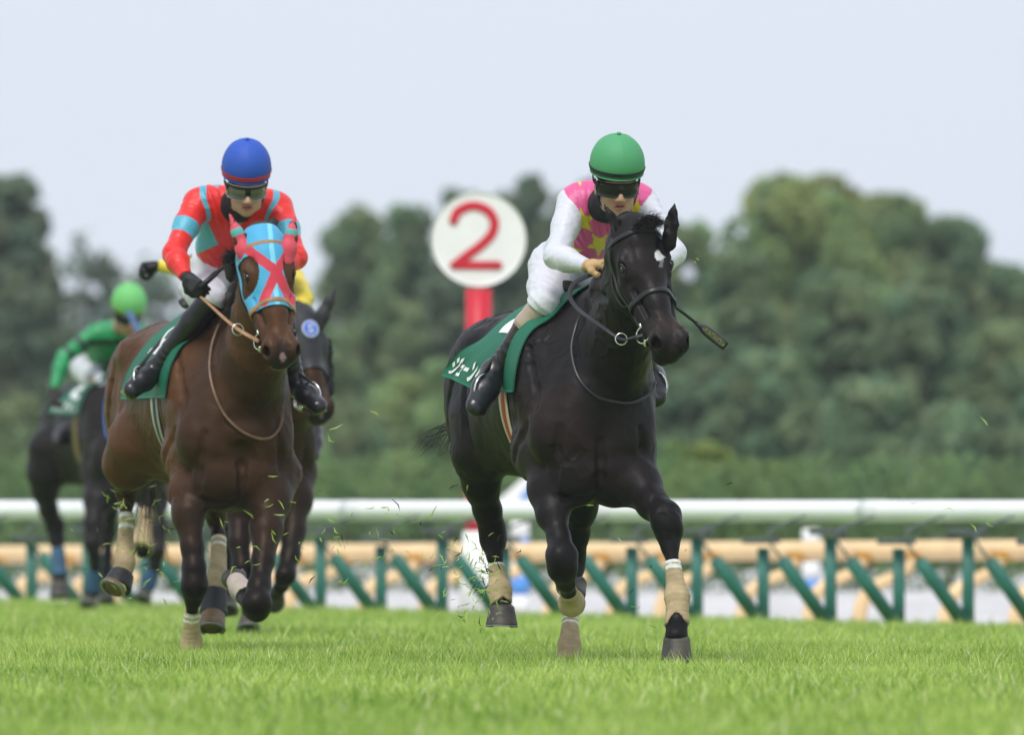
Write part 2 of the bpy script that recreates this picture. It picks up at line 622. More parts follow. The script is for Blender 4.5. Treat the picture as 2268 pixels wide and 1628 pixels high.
v, f = tube([oran(-8), oran(0), oran(8), oran(16), oran(30)], .076, n=4, seg=18); mk('rail', v, f, m_or, orf)
for k_ in range(-6, 26):
    t = .3 + .85 * k_
    if k_ % 3 == 2: t += .22
    a_ = oran(t); g0 = np.array([a_[0] - .46, a_[1] - .1, -.30])
    v, f = tube([g0, g0 + [.02, 0, .20], g0 + [.10, 0, .34], a_ + [-.12, 0, -.16], a_ + [-.02, 0, -.04]], [.060, .056, .050, .042, .038], seg=12); s_ = mk('support', v, f, m_or, orf)
    v, f = sweep([oran(t - .10) - [0, 0, .022], oran(t + .10) - [0, 0, .022]], [0, 0, 1], .080, .062, prof='round', seg=16); mk('clamp', v, f, m_or2, s_)

# ------------------------------------------------------------------ furlong sign
SD = 83.5
sc_ = W(1060, 529, SD)
sign = empty('furlong_marker', (sc_[0], SD, -.24), 'round white sign with red number 2 on a red and white post', 'sign')
m_sw = mat('sign_white', (.88, .87, .84), .5, var=.04, vscale=5)
m_red = mat('sign_red', (.62, .016, .035), .45)
R_ = 105 / K * SD
V, F = [], []
n = 64
for (yy, rr) in ((-.015, R_ - .012), (-.024, R_ - .006), (-.03, R_ - .0), (.03, R_), (.03, R_ - .01)):
    for i in range(n): V.append(sc_ + [math.cos(2 * math.pi * i / n) * rr, yy, math.sin(2 * math.pi * i / n) * rr])
for j in range(4):
    for i in range(n): F.append((j * n + i, j * n + (i + 1) % n, (j + 1) * n + (i + 1) % n, (j + 1) * n + i))
F.append(tuple(range(n - 1, -1, -1))); F.append(tuple(range(4 * n, 5 * n)))
disc = mk('disc', V, F, m_sw, sign, smooth=False)
z1 = lambda x, y: W(896.2 + .4037 * x, 239 + .4037 * y, SD) - [0, .022, 0]
P = [z1(*q) for q in ((268, 618), (295, 566), (372, 536), (452, 560), (492, 622), (478, 690), (420, 752), (340, 812), (276, 864))]
v1, f1 = sweep(catmull(P, 6), [0, -1, 0], 10.0 / K * SD, .004)
v2, f2 = sweep([z1(272, 862), z1(512, 864)], [0, -1, 0], 9.5 / K * SD, .0046)
prts = [(v1, f1), (v2, f2)]
for q in ((268, 618), (512, 864), (272, 862)):
    c_ = z1(*q); r_ = 9.8 / K * SD
    vv = [c_ + [math.cos(i * .3142) * r_, 0, math.sin(i * .3142) * r_] for i in range(20)]; vv += [x - [0, .0042, 0] for x in vv]
    ff = [(i, (i + 1) % 20, 20 + (i + 1) % 20, 20 + i) for i in range(20)] + [tuple(range(20, 40))]
    prts.append((np.array(vv), ff))
v, f = join(prts); mk('numeral', v, f, m_red, disc)
zb = [CAM_H + (HZ - q) / K * SD for q in (640, 950, 1080, 1177)] + [-.24]
for i, m_ in enumerate((m_red, m_sw, m_red, m_sw)):
    r0 = .091 + .0 * i; r1 = .091
    if i == 3: r0 = .11; r1 = .145
    pts_ = np.array([[sc_[0], SD, zb[i]], [sc_[0], SD, zb[i + 1] + .0]])
    v, f = sweep(pts_, [0, 1, 0], [r0, r1], [r0, r1], prof='round', seg=24); mk('post_band', v, f, m_, sign)

# striped markers beyond the orange rail
m_blue = mat('marker_blue', (.10, .30, .72), .5)
def marker(u, vt, vb, D, arm, label):
    o = empty('marker_post', (W(u, vt, D)[0], D, -.24), label, 'marker post')
    a_ = W(u, vt, D); z0, z1_ = a_[2], -.24
    hs_ = (z0 - z1_) / 5
    for i in range(5):
        v, f = sweep([[a_[0], D, z0 - hs_ * i], [a_[0], D, z0 - hs_ * (i + 1)]], [0, 1, 0], .075, .075, prof='round', seg=16)
        mk('post_band', v, f, m_sw if i % 2 == 0 else m_blue, o)
    if arm:
        q = [W(x, y, D - .1) for x, y in ((1092, 1118), (1185, 1035), (1200, 1060), (1200, 1118))]
        v = np.array(q + [x + [0, .05, 0] for x in q]); f = [(0, 1, 2, 3), (7, 6, 5, 4), (0, 4, 5, 1), (1, 5, 6, 2), (2, 6, 7, 3), (3, 7, 4, 0)]
        bo = mk('arrow_board', v, f, m_sw, o, smooth=False)
        q = [W(x, y, D - .12) for x, y in ((1150, 1104), (1180, 1068), (1196, 1104))]
        v = np.array(q + [x + [0, .015, 0] for x in q]); f = [(0, 1, 2), (5, 4, 3), (0, 3, 4, 1), (1, 4, 5, 2), (2, 5, 3, 0)]
        mk('arrow', v, f, m_blue, bo, smooth=False)
    return o


marker(1152, 1150, 1373, 98, True, 'white and blue banded marker post with a slanted white board, beside the round number sign')
marker(1797, 1172, 1330, 100, False, 'short white and blue banded post behind the orange rail at right')

# ------------------------------------------------------------------ hedge, shrubs, trees
def leaves(C, R, n, size, r, tone, jit=.25, shell=.55, squash=1.0):
    """n leaf quads over spheres C (m,3) radii R; returns verts, faces, colours"""
    m = len(C); w = R ** 2; w = w / w.sum()
    ci = r.choice(m, n, p=w)
    d = r.normal(size=(n, 3)); d /= np.linalg.norm(d, axis=1, keepdims=True)
    rad = R[ci] * (shell + (1.08 - shell) * r.rand(n) ** .6)
    P = C[ci] + d * rad[:, None] * np.array([1, 1, squash])
    nn = d * .7 + r.normal(size=(n, 3)) * .6; nn /= np.linalg.norm(nn, axis=1, keepdims=True)
    t = np.cross(nn, r.normal(size=(n, 3))); t /= np.linalg.norm(t, axis=1, keepdims=True); b = np.cross(nn, t)
    s = size * (.6 + .8 * r.rand(n))[:, None]
    V = np.stack([P - t * s * .5, P + b * s * .32 + nn * s * .1, P + t * s * .6, P - b * s * .32], 1).reshape(-1, 3)
    F = np.arange(4 * n).reshape(n, 4)
    cj = 1 + jit * r.uniform(-1, 1, (m, 1)); hue = r.uniform(-1, 1, (m, 1)) * np.array([[.25, .04, -.05]]) * jit * 3
    c = np.array(tone) * (cj + hue)[ci] * (1 + .22 * r.uniform(-1, 1, (n, 1)))
    return V, F, np.repeat(np.clip(c, .004, 1), 4, 0)


m_leaf = leaf_mat('tree_leaf', .5, .6)
m_bark = mat('bark', (.07, .055, .04), .9, var=.3, vscale=3, bump=.8, bscale=8, bdist=.05)


def tree(u, vt, hw, D, tone, label, n=9500, dens=1.0, vb=1050, seed=0, size=.24, name='tree', shape=.8, group='trees beyond the course'):
    r = np.random.RandomState(seed + 11)
    top = W(u, vt, D); wx = hw / K * D; zb_ = max(.2, CAM_H + (HZ - vb) / K * D) * .5
    x0, zt = top[0], top[2]
    H_ = zt - zb_
    root = empty(name, (x0, D, -.3), label, 'tree' if name != 'shrub' else 'shrub', group)
    # clumps over a domed envelope
    m = int(95 * max(.6, min(2.0, hw / 130)))
    thin = dens < .6
    if thin: size *= 1.25
    C, R = [], []
    def env(t):
        return wx * (max(0.02, 1 - (max(0, t - .30) / .72) ** 3.0) ** .5) * (1 if t > .3 else .82 + .6 * t)
    if not thin:
        for t_, q_ in ((.12, .62), (.34, .66), (.55, .58), (.72, .46)):
            for dx_ in (-.28, .28):
                rr = q_ * env(t_) * .95; C.append((x0 + dx_ * env(t_), D, min(zb_ + H_ * t_, zt - rr - .05))); R.append(rr)
    for i in range(m):
        th = r.uniform(0, 2 * math.pi); t_ = 1 - r.rand() ** .8; rr = r.uniform(.17, .32) * min(wx, H_ * .8)
        t_ = min(t_, 1 - .9 * rr / H_); w_ = max(0, env(t_) - rr * .7); q = r.uniform(.55, 1.0) if not thin else math.sqrt(r.rand())
        C.append((x0 + math.cos(th) * q * w_, D + math.sin(th) * q * w_, zb_ + H_ * t_ - .25 * rr)); R.append(rr)
    for i in range(0):
        th = r.uniform(0, 2 * math.pi); s = r.rand() ** .75
        hz = 1 - s
        ww = math.sqrt(max(.03, 1 - (abs(2 * hz - .9) / 1.15) ** 2.4)) if shape > .5 else math.sqrt(max(.05, 1 - hz ** 2))
        q = math.sqrt(r.rand()) if i % 2 else 1.0
        rr = r.uniform(.13, .25) * min(wx * 1.3, H_ * .8)
        C.append((x0 + math.cos(th) * q * (wx * ww - rr * .55), D + math.sin(th) * q * (wx * .8 * ww), zb_ + (H_ - rr) * hz + r.uniform(-.05, .05) * H_ * .3)); R.append(rr)
    C = np.array(C); R = np.array(R)
    C[:, 2] = np.minimum(C[:, 2], zt - R)
    C[:, 2] = np.maximum(C[:, 2], -.1 + R * .5)
    v, f, c = leaves(C, R, int(n * dens * 1.5 * (hw / 130) ** 1.1), size, r, tone, .22, .8)
    mk('crown', v, f, m_leaf, root, col=c, smooth=False)
    tb = np.array([x0, D, -.35]); tt = np.array([x0 + r.uniform(-.1, .1) * wx, D, zb_ + H_ * .72])
    prts = [tube([tb, tb * .5 + tt * .5 + [r.uniform(-.1, .1), 0, 0], tt], [.045 * H_ * .8, .03 * H_ * .8, .008 * H_], seg=10)]
    for i in r.choice(len(C), min(9, len(C)), replace=False):
        fr = r.uniform(.3, .75); a_ = tb * (1 - fr) + tt * fr
        prts.append(tube([a_, a_ * .45 + C[i] * .55 + [0, 0, -.1 * R[i]], C[i]], [.016 * H_, .01 * H_, .003 * H_], seg=7))
    v, f = join(prts); mk('trunk', v, f, m_bark, root)
    return root


G_DARK, G_MID, G_LIGHT, G_YEL, G_BLUE = (.20, .26, .16), (.25, .34, .17), (.30, .40, .17), (.33, .42, .16), (.24, .34, .185)
TREES = [
    (15, 385, 128, 215, G_DARK, 'tall dark tree at the left edge', 1.2), (-110, 470, 130, 225, G_DARK, 'dark tree outside the left edge', 1.0),
    (205, 508, 105, 240, (.26, .31, .23), 'thin open tree with sky showing through, behind the green capped rider', .07),
    (345, 560, 110, 250, (.28, .33, .24), 'thin pale tree left of the red and blue rider', .07), (470, 660, 105, 245, (.26, .32, .22), 'low open tree behind the red and blue rider', .16),
    (790, 448, 118, 245, G_MID, 'round light green tree right of the red and blue rider', .75), (905, 452, 112, 240, G_MID, 'green tree just left of the number sign', .8),
    (1020, 420, 105, 232, G_DARK, 'dark tree directly behind the number sign', 1.0), (1165, 388, 120, 225, G_DARK, 'tall dark tree right of the number sign', 1.2),
    (1290, 400, 100, 232, G_DARK, 'dark tree behind the green helmet', 1.2), (1420, 475, 105, 240, G_MID, 'tree behind the white sleeve of the leading rider', 1.1),
    (1530, 492, 105, 235, G_LIGHT, 'light green tree right of the black horse ears', 1.1), (1785, 382, 225, 220, G_YEL, 'tallest broad yellow green tree at right', 1.2),
    (1965, 428, 170, 228, G_LIGHT, 'green tree on the right shoulder of the broad yellow green tree', 1.2), (2110, 478, 125, 222, G_MID, 'dark topped tree before the dip at right', 1.3),
    (2240, 585, 110, 215, G_MID, 'tree at the right edge', 1.2), (2390, 560, 120, 225, G_MID, 'tree outside the right edge', 1.0),
    (1640, 560, 120, 200, G_MID, 'mid green tree under the left side of the broad tree', 1.2), (1850, 600, 150, 190, G_MID, 'mid green tree in front of the broad tree', 1.2),
    (2050, 640, 140, 185, G_BLUE, 'blue green tree low in the middle of the right group', 1.2), (2230, 720, 120, 180, G_MID, 'low mid green tree at the lower right', 1.2),
    (1500, 700, 130, 185, G_BLUE, 'blue green tree behind the black horse head', 1.2), (1700, 780, 140, 178, G_BLUE, 'low dark tree above the shrubs', 1.2),
    (1930, 840, 130, 172, G_BLUE, 'low dark tree above the hedge at right', 1.2), (1230, 620, 120, 200, G_DARK, 'dark tree behind the rider in pink', 1.2),
    (1010, 620, 110, 205, G_DARK, 'dark tree behind the red post', 1.2), (860, 640, 105, 200, G_MID, 'mid green tree under the round light green tree', 1.1),
    (730, 700, 90, 195, G_MID, 'low green tree right of the hooded horse', 1.1), (940, 800, 130, 180, G_LIGHT, 'low light green tree left of the black horse', 1.1),
    (1100, 830, 120, 180, G_BLUE, 'low dark tree behind the black horse', 1.1), (600, 760, 110, 200, G_BLUE, 'low dark tree behind the brown horse', 1.1),
    (60, 640, 130, 195, G_DARK, 'dark green tree behind the green rider', 1.3), (190, 800, 110, 190, G_BLUE, 'low dark tree behind the green rider', 1.1),
    (330, 820, 110, 190, G_BLUE, 'low dark tree between the left horses', 1.1), (470, 860, 110, 190, G_BLUE, 'low dark tree hidden behind the brown horse', 1.0),
    (760, 900, 110, 170, G_MID, 'small bushy tree above the hedge', 1.1), (20, 880, 110, 172, G_MID, 'small bushy tree at the far left', 1.1),
    (1330, 860, 130, 175, G_BLUE, 'low dark tree behind the black horse chest', 1.0),
    (2150, 900, 130, 165, G_BLUE, 'small dark bushy tree at the lower right', 1.1), (2330, 880, 110, 168, G_BLUE, 'small dark bushy tree outside the right edge', 1.0),
]
if not DEV.get('notrees'):
    for i, (u, vt, hw, D, tn, lb, dn) in enumerate(TREES):
        tree(u, vt, hw, D, tn, lb, dens=dn * DEV.get('td', 1.0), seed=i)
    for i, (u, vt, hw, D, tn, lb) in enumerate([(1535, 982, 110, 140, (.24, .32, .08), 'rounded yellow green shrub right of the black horse chest'), (1690, 1022, 150, 138, (.15, .22, .06), 'wide low green shrub behind the white rail')]):
        tree(u, vt, hw, D, tn, lb, n=3600, vb=1150, seed=60 + i, size=.16, name='shrub', shape=.3, group='shrubs behind the rails')
    r = np.random.RandomState(5)
    hg = empty('hedge', (0, 124, -.3), 'long clipped dark green hedge behind the sand track', 'hedge')
    C = np.array([(x, 124 + r.uniform(-.3, .3), z + r.uniform(-.08, .08)) for x in np.arange(-9, 9, .28) for z in (-.05, .28, .62, .92)]); R = np.full(len(C), .27) * r.uniform(.85, 1.15, len(C))
    v, f, c = leaves(C, R, int(36000 * DEV.get('td', 1)), .07, r, (.19, .30, .11), .15, .5)
    mk('foliage', v, f, m_leaf, hg, col=c, smooth=False)
    for x in np.arange(-9, 9, .9):
        v, f = tube([(x, 124, -.3), (x + .1, 124, .1), (x, 124, .55)], .03, seg=6); mk('stem', v, f, m_bark, hg)

# ------------------------------------------------------------------ horses
BAND_CREAM = (.52, .40, .23)


def lathe_hoof(top, axis, front, rt, rb, h, name, m, parent, shoe=True, shoe_mat=None):
    """hoof: coronet ring at top, growing down the axis to a flat sole; toe leans to the front"""
    ax = nrm(axis); fr = nrm(np.asarray(front) - np.dot(front, ax) * ax); sd = np.cross(ax, fr)
    rows = [(-.12, .72, 0), (0, .90, .0), (.06, .985, .0), (.16, 1.0, 0), (.24, .985, .0), (.5, 1, .0), (.8, 1.0, 0), (.95, 1.0, 0), (1, .97, 0)]
    V, F = [], []
    n = 28
    for s, q, _ in rows:
        r = (rt + (rb - rt) * s) * q
        for i in range(n):
            a = 2 * math.pi * i / n
            fl = math.cos(a)
            rr = r * (1 - .16 * max(0, -fl))
            V.append(top + ax * (h * s * (1 if s < 1 else 1)) + fr * (fl * rr + (s - .3) * h * .30) + sd * math.sin(a) * rr * .97)
    for j in range(len(rows) - 1):
        for i in range(n):
            k = (i + 1) % n
            F.append((j * n + i, j * n + k, (j + 1) * n + k, (j + 1) * n + i))
    c = top + ax * h * .93 + fr * h * .2; V.append(c)
    o = (len(rows) - 1) * n
    for i in range(n): F.append((o + i, o + (i + 1) % n, len(V) - 1))
    V.append(top - ax * .004)
    for i in range(n): F.append((i, len(V) - 1, (i + 1) % n))
    ob = mk(name, V, F, m, parent)
    if shoe:
        P = []
        for i in range(22):
            a = math.radians(-140 + 280 * i / 21)
            P.append(top + ax * (h + .003) + fr * (math.cos(a) * rb * .88 + .7 * h * .3) + sd * math.sin(a) * rb * .88)
        v, f = sweep(P, ax, .008, .003)
        mk('horseshoe', v, f, shoe_mat, ob)
    return ob


def build_horse(c):
    D0, a, h = c['D'], math.radians(c.get('a', 17)), c.get('h', .008)
    x0 = (c['u'] - 1134.0) / K * D0
    sa, ca = math.sin(a), math.cos(a)
    kz, zr = c.get('kz', 1.0), c.get('zr', 1.0)

    def T(f, l, z):
        return np.array([x0 - f * sa + l * ca, D0 + f * ca + l * sa, zr + (z - zr) * kz + c.get('dz', 0)])

    def p(u, v, y): return W(u, v, D0 + y)
    RT = np.array([[-sa, ca, 0], [ca, sa, 0], [0, 0, 1.0]])   # rows f, l, z
    root = empty('racehorse', (x0, D0 + .8, 0), c['label'], 'horse')
    S = SDF()
    wl = c.get('wide', 1.0)
    E = lambda f, l, z, r, k=.06, R=RT: S.ell(T(f, l, z), (r[0], r[1] * wl, r[2]), R, k)
    # trunk
    E(.80, 0, 1.13, (.56, .262, .345))
    E(.38, 0, 1.08, (.34, .245, .37), .1)
    E(.62, 0, 1.36, (.40, .10, .175), .14)
    E(1.10, 0, 1.22, (.46, .22, .235), .12)
    E(1.12, 0, 1.06, (.40, .235, .265), .12)
    E(1.36, 0, 1.265, (.36, .225, .225), .12)
    for s in (-1, 1):
        R1 = RT.copy()
        t = math.radians(26); R1 = np.array([RT[0] * math.cos(t) - RT[2] * math.sin(t), RT[1], RT[0] * math.sin(t) + RT[2] * math.cos(t)])
        E(.33, s * .165, 1.13, (.15, .095, .34), .07, R1)
        E(.46, s * .15, 1.20, (.13, .10, .26), .05, R1)
        E(.34, s * .205, .90, (.17, .075, .13), .03)                # triceps
        E(.12, s * .200, .97, (.085, .072, .13), .06)                # point of shoulder
        E(.095, s * .105, .95, (.12, .120, .17), .05)              # breast
        E(.085, s * .098, .80, (.105, .105, .15), .016)
        E(1.42, s * .135, 1.10, (.24, .135, .30), .09)               # haunch
        E(1.24, s * .20, 1.34, (.09, .06, .06), .09)                 # hip bone
        E(1.60, s * .085, 1.08, (.13, .115, .24), .08)               # buttock
        E(1.16, s * .15, .98, (.17, .10, .16), .1)                   # stifle muscle
    E(.12, 0, 1.12, (.14, .16, .16), .1)
    if c.get('nub'): E(-.005, 0, .985, (.045, .065, .045), .05)
    E(.22, 0, c.get('low', .83), (.22, .17, .16), .08)
    if c.get('belly'): E(.75, 0, .88, (.4, .18, .12), .1)
    def groove(A, B, r, k=.03, off=0.0, sides=(-1, 1)):
        for s in sides:
            q = np.array([T(A[0] * (1 - t) + B[0] * t, s * (A[1] * (1 - t) + B[1] * t), A[2] * (1 - t) + B[2] * t) for t in (0, .33, .66, 1)])
            q = S.snap(q, off, 14)
            for a_, b_, ra, rb in zip(q[:-1], q[1:], (.4, 1, 1), (1, 1, .4)): S.cone(a_, b_, r * ra, r * rb, k, True)
    groove((-.04, .0, .93), (.0, .0, .70), .012, .030, sides=(1,))
    groove((.02, .16, .98), (.04, .20, .74), .011, .035)
    groove((.05, .05, .72), (.06, .17, .70), .010, .03)
    groove((.30, .26, 1.36), (.12, .24, 1.06), .008, .035)
    groove((.50, .28, 1.22), (.40, .29, .92), .008, .04)
    groove((.22, .27, 1.00), (.36, .28, .84), .010, .035)
    groove((1.16, .25, 1.16), (1.10, .22, .92), .012, .05)
    groove((1.30, .25, 1.30), (1.42, .28, 1.02), .007, .04)
    groove((1.60, .20, 1.26), (1.62, .20, .98), .008, .04)
    # neck
    for (A, B, ra, rb, kk) in c['neck']:
        S.cone(p(*A), p(*B), ra, rb, kk, flat=(np.array([ca, sa, 0]), .80))
    # head
    hd = c['head']; hs = hd.get('s', 1.0)
    P0 = p(*hd['poll']); e1 = nrm(p(*hd['nose']) - P0)
    yaw = math.radians(hd['yaw']); roll = math.radians(hd.get('roll', 0))
    e2 = np.array([math.cos(yaw), math.sin(yaw), math.sin(-roll)]); e2 = nrm(e2 - e2 @ e1 * e1)
    e3 = np.cross(e1, e2)
    if e3[1] > 0: e3 = -e3
    RH = np.array([e1, e2, e3])

    hw = hd.get('w', 1.1)

    def H(s, l, n): return P0 + (e1 * s + e2 * l * hw + e3 * n) * hs
    L = lambda s, l, n, r, k=.03, sub=False: S.ell(H(s, l, n), np.array(r) * hs * [1, hw, 1], RH, k, sub)
    C_ = lambda A, B, ra, rb, k=.025, flat=None: S.cone(H(*A), H(*B), ra * hs, rb * hs, k, flat=flat)
    L(.07, 0, -.10, (.12, .078, .085), .05)
    L(.17, 0, -.085, (.13, .088, .068), .04)
    C_((.2, 0, -.09), (.36, 0, -.075), .07, .052, .04)
    C_((.34, 0, -.072), (.52, 0, -.060), .050, .040, .03)
    for s in (-1, 1):
        L(.178, s * .076, -.056, (.040, .022, .018), .02)            # brow over the eye
        L(.205, s * .070, -.075, (.05, .026, .03), .02)
        L(.20, s * .045, -.185, (.125, .038, .105), .04)             # cheek
        L(.09, s * .045, -.15, (.08, .04, .09), .04)
        C_((.26, s * .072, -.108), (.38, s * .050, -.098), .013, .010, .02)
        C_((.25, s * .052, -.12), (.48, s * .030, -.085), .042, .034, .03)
        C_((.27, s * .032, -.215), (.50, s * .016, -.135), .030, .024, .035)
        L(.540, s * .042, -.048, (.050, .029, .042), .020)           # nostril flare
        L(.515, s * .034, -.035, (.05, .018, .022), .02)
    L(.565, 0, -.085, (.046, .046, .050), .03)
    L(.548, 0, -.145, (.045, .034, .026), .018)
    for s in (-1, 1):
        S.ell(H(.553, s * .055, -.032), np.array((.027, .017, .022)) * hs, RH, .007, True)
        S.ell(H(.548, s * .048, -.040), np.array((.022, .016, .020)) * hs, RH, .007, True)
        S.ell(H(.208, s * .092, -.060), np.array((.024, .014, .016)) * hs, RH, .012, True)
        S.ell(H(.155, s * .066, -.022), np.array((.03, .018, .008)) * hs, RH, .02, True)   # hollow above the eye
        S.cone(H(.30, s * .062, -.075), H(.42, s * .045, -.062), .007, .006, .02, True)
        # mouth line
        S.cone(H(.50, s * .040, -.118), H(.595, s * .018, -.128), .004, .004, .008, True)
    SH = SDF(); SH.ops = list(S.ops)
    for s in (-1, 1):      # jugular and neck muscle lines
        for (A, Bq, r) in (((.20, .10, -.30), (.02, .12, -.52), .010), ((.0, .10, -.16), (-.16, .12, -.30), .008)):
            q = S.snap(np.array([H(A[0] * (1 - t) + Bq[0] * t, s * (A[1] * (1 - t) + Bq[1] * t), A[2] * (1 - t) + Bq[2] * t) for t in (0, .5, 1)]), 0, 12)
            for a_, b_ in zip(q[:-1], q[1:]): S.cone(a_, b_, r, r, .03, True)
    # ears
    for (eb, et, fc) in c['ears']:
        A, B = p(*eb), p(*et)
        ax = nrm(B - A); fc = nrm(np.asarray(fc, float)); fc = nrm(fc - fc @ ax * ax)
        le = np.linalg.norm(B - A)
        M1 = A + ax * le * .38
        S.chain([(A - ax * .03, .034), (A, .027), (M1, .0285), (A + ax * le * .72, .0175), (B, .0058)], .012, flat=(fc, .70))
        S.ell(A + ax * le * .45 + fc * .017, (le * .33, .017, .013), np.array([ax, np.cross(fc, ax), fc]), .008, True)
    # legs
    for key in ('fl', 'fr', 'hl', 'hr'):
        lg = c['legs'][key]
        pts = [(p(u, v, y), r) for u, v, y, r in lg['pts']]
        for i, ((A, ra), (B, rb)) in enumerate(zip(pts[:-1], pts[1:])):
            S.cone(A, B, ra, rb, (lg.get('k', [.05, .035, .03]) + [.02] * 12)[i])
        for u, v, y, r in lg.get('lumps', []): S.ell(p(u, v, y), r, None, .03)
    V, F = S.mesh(h)
    G = S.grad(V)
    # fine relief: muscle fibre and skin folds
    fold = wob(V, 38, 1) * .0016 + wob(V, 15, 4) * .003
    V = V + G * fold[:, None]
    # sinew and vein relief on the legs, shoulders and face
    rg = 1 - np.abs(wob(V, 21, 6) + .5 * wob(V, 47, 2)) * 5
    V = V + G * (np.clip((V[:, 2] - .45) / .15, 0, 1) * np.clip(rg, 0, 1) * np.clip(.2 + wob(V, 6, 9), 0, 1) * .0060)[:, None]
    cm = c['colour'](V, dict(T=T, H=H, p=p, G=G, socks=[(p(*q[:3]), q[3]) for q in c.get('socks', [])]))
    body = mk('body', V, F, c['mat'], root, col=cm)
    # eyes
    for s in (-1, 1):
        sv = SDF().ell(H(.206, s * .0800, -.065), np.array([.018, .0150, .0165]) * hs, RH)
        v, f = sv.mesh(.004); mk('eye', v, f, mat('eye_dark', (.006, .004, .003), .05, coat=1), root)
        # upper lid
        P = [H(.184, s * .090, -.070), H(.192, s * .092, -.052), H(.208, s * .090, -.046), H(.230, s * .084, -.058)]
        v, f = tube(P, [.003, .0055, .0055, .003]); mk('eyelid', v, f, c['lidmat'], root)
        P = [H(.184, s * .090, -.072), H(.200, s * .091, -.084), H(.216, s * .089, -.082), H(.232, s * .084, -.062)]
        v, f = tube(P, [.003, .004, .004, .003]); mk('eyelid', v, f, c['lidmat'], root)
    # hooves and bandages
    for key in ('fl', 'fr', 'hl', 'hr'):
        lg = c['legs'][key]
        if 'hoof' in lg:
            q = lg['hoof']
            top = p(*q['top']); bot = p(*q['bot'])
            hh = np.linalg.norm(bot - top)
            if not q.get('shoe', 1): pass
            lathe_hoof(top, bot - top, q.get('front', (0, -1, 0)), q.get('rt', .048), q.get('rb', .066), hh, 'hoof', q.get('mat', c['hoofmat']), root, q.get('shoe', True),
                       shoe_mat=mat('shoe_metal', (.30, .30, .31), .5, metal=.7))
        if 'band' in lg:
            b = lg['band']; B_ = SDF()
            pts = [(p(u, v, y), r) for u, v, y, r in b['pts']]
            B_.chain(pts, .012)
            ax0 = nrm(pts[-1][0] - pts[0][0]); L0 = np.linalg.norm(pts[-1][0] - pts[0][0])
            if len(pts) > 1 and not b.get('loose'):
                bp = [(p(u, v, y), r) for u, v, y, r in lg['pts']]
                for (A, ra), (C2, rb) in zip(bp[:-1], bp[1:]):
                    t0, t1 = (A - pts[0][0]) @ ax0, (C2 - pts[0][0]) @ ax0
                    if t1 > 0 and t0 < L0 and np.linalg.norm((A + C2) / 2 - (pts[0][0] + pts[-1][0]) / 2) < L0 * .5 + .1: B_.cone(A, C2, ra + .0048, rb + .0048, .012)
            B_.half(pts[0][0], pts[0][0] - pts[1][0], .003, .30)
            B_.half(pts[-1][0] + ax0 * .012, ax0, .003, .30)
            if 'cut' in b: B_.cone(p(*b['cut'][0]), p(*b['cut'][1]), b['cut'][2], b['cut'][3], .006, True)
            bv, bf = B_.mesh(min(h, .006))
            ax = nrm(pts[0][0] - pts[-1][0]); t = (pts[0][0] - bv) @ ax
            # wraps
            gb = B_.grad(bv); ang = wob(bv, 25, 3)
            tw = t + .006 * ang + .25 * (bv - pts[0][0])[:, 0] * .3
            bv = bv + gb * (.0018 * (np.mod(tw, .024) / .024 - .5))[:, None]
            cc = np.tile(np.array(b.get('col', BAND_CREAM)), (len(bv), 1))
            dirt = np.clip((wob(bv, 22, 8) * .5 + .5) * .8 + (t / max(t.max(), .01)) * .35 - .25, 0, 1)[:, None]
            cc = cc * (1 - dirt * .38) * np.array([1, 1 - 0.02, 1])
            for (s0, s1) in b.get('tape', []):
                m = (t > s0) & (t < s1)
                cc[m] = (.78, .78, .74)
            mk('leg_bandage', bv, bf, mat('bandage', attr=True, rough=.85, bump=.6, bscale=120, bstretch=(1, 1, 6), bdist=.004, var=.12, vscale=35), root, col=cc)
        if 'boot' in lg:
            b = lg['boot']; B_ = SDF(); pts = [(p(u, v, y), r) for u, v, y, r in b['pts']]
            B_.chain(pts, .01)
            B_.half(pts[0][0], pts[0][0] - pts[-1][0], .004, .12); B_.half(pts[-1][0], pts[-1][0] - pts[0][0], .004, .12)
            bv, bf = B_.mesh(.006)
            mk('hoof_boot', bv, bf, mat('rubber', (.018, .018, .020), .55, bump=.5, bscale=60, bdist=.004), root)
    # tail
    rs = random.Random(c['seed'])
    tr = c['tail']
    roots = catmull([T(*q) for q in tr['pts']], 6)
    dirs = np.gradient(roots, axis=0) + np.array(tr.get('blow', (0, .1, .0))) * .05
    dirs = dirs / np.linalg.norm(dirs, axis=1, keepdims=True)
    v1, f1 = strands(roots, dirs, tr.get('len', .5), tr.get('n', 260), .0035, tr.get('droop', .25), rs, .22, 7, .25)
    v2, f2 = tube([T(*q) for q in tr['pts']], [.035, .03, .02, .01])
    V_, F_ = join([(v2, f2)]); F_ = F_ + [tuple(int(i) + len(V_) for i in q) for q in f1]; V_ = np.vstack([V_, v1])
    for q in tr.get('wisps', []):
        for z in range(9):
            jt = np.array([[rs.gauss(0, .006 + .008 * i) for _ in range(3)] for i in range(len(q))])
            v_, f_ = tube([p(*w) + j_ for w, j_ in zip(q, jt)], [.0028, .0022, .0012, .0005], seg=4)
            F_ = F_ + [tuple(int(i) + len(V_) for i in g) for g in f_]; V_ = np.vstack([V_, v_])
    mk('tail', V_, F_, c['hairmat'], root)
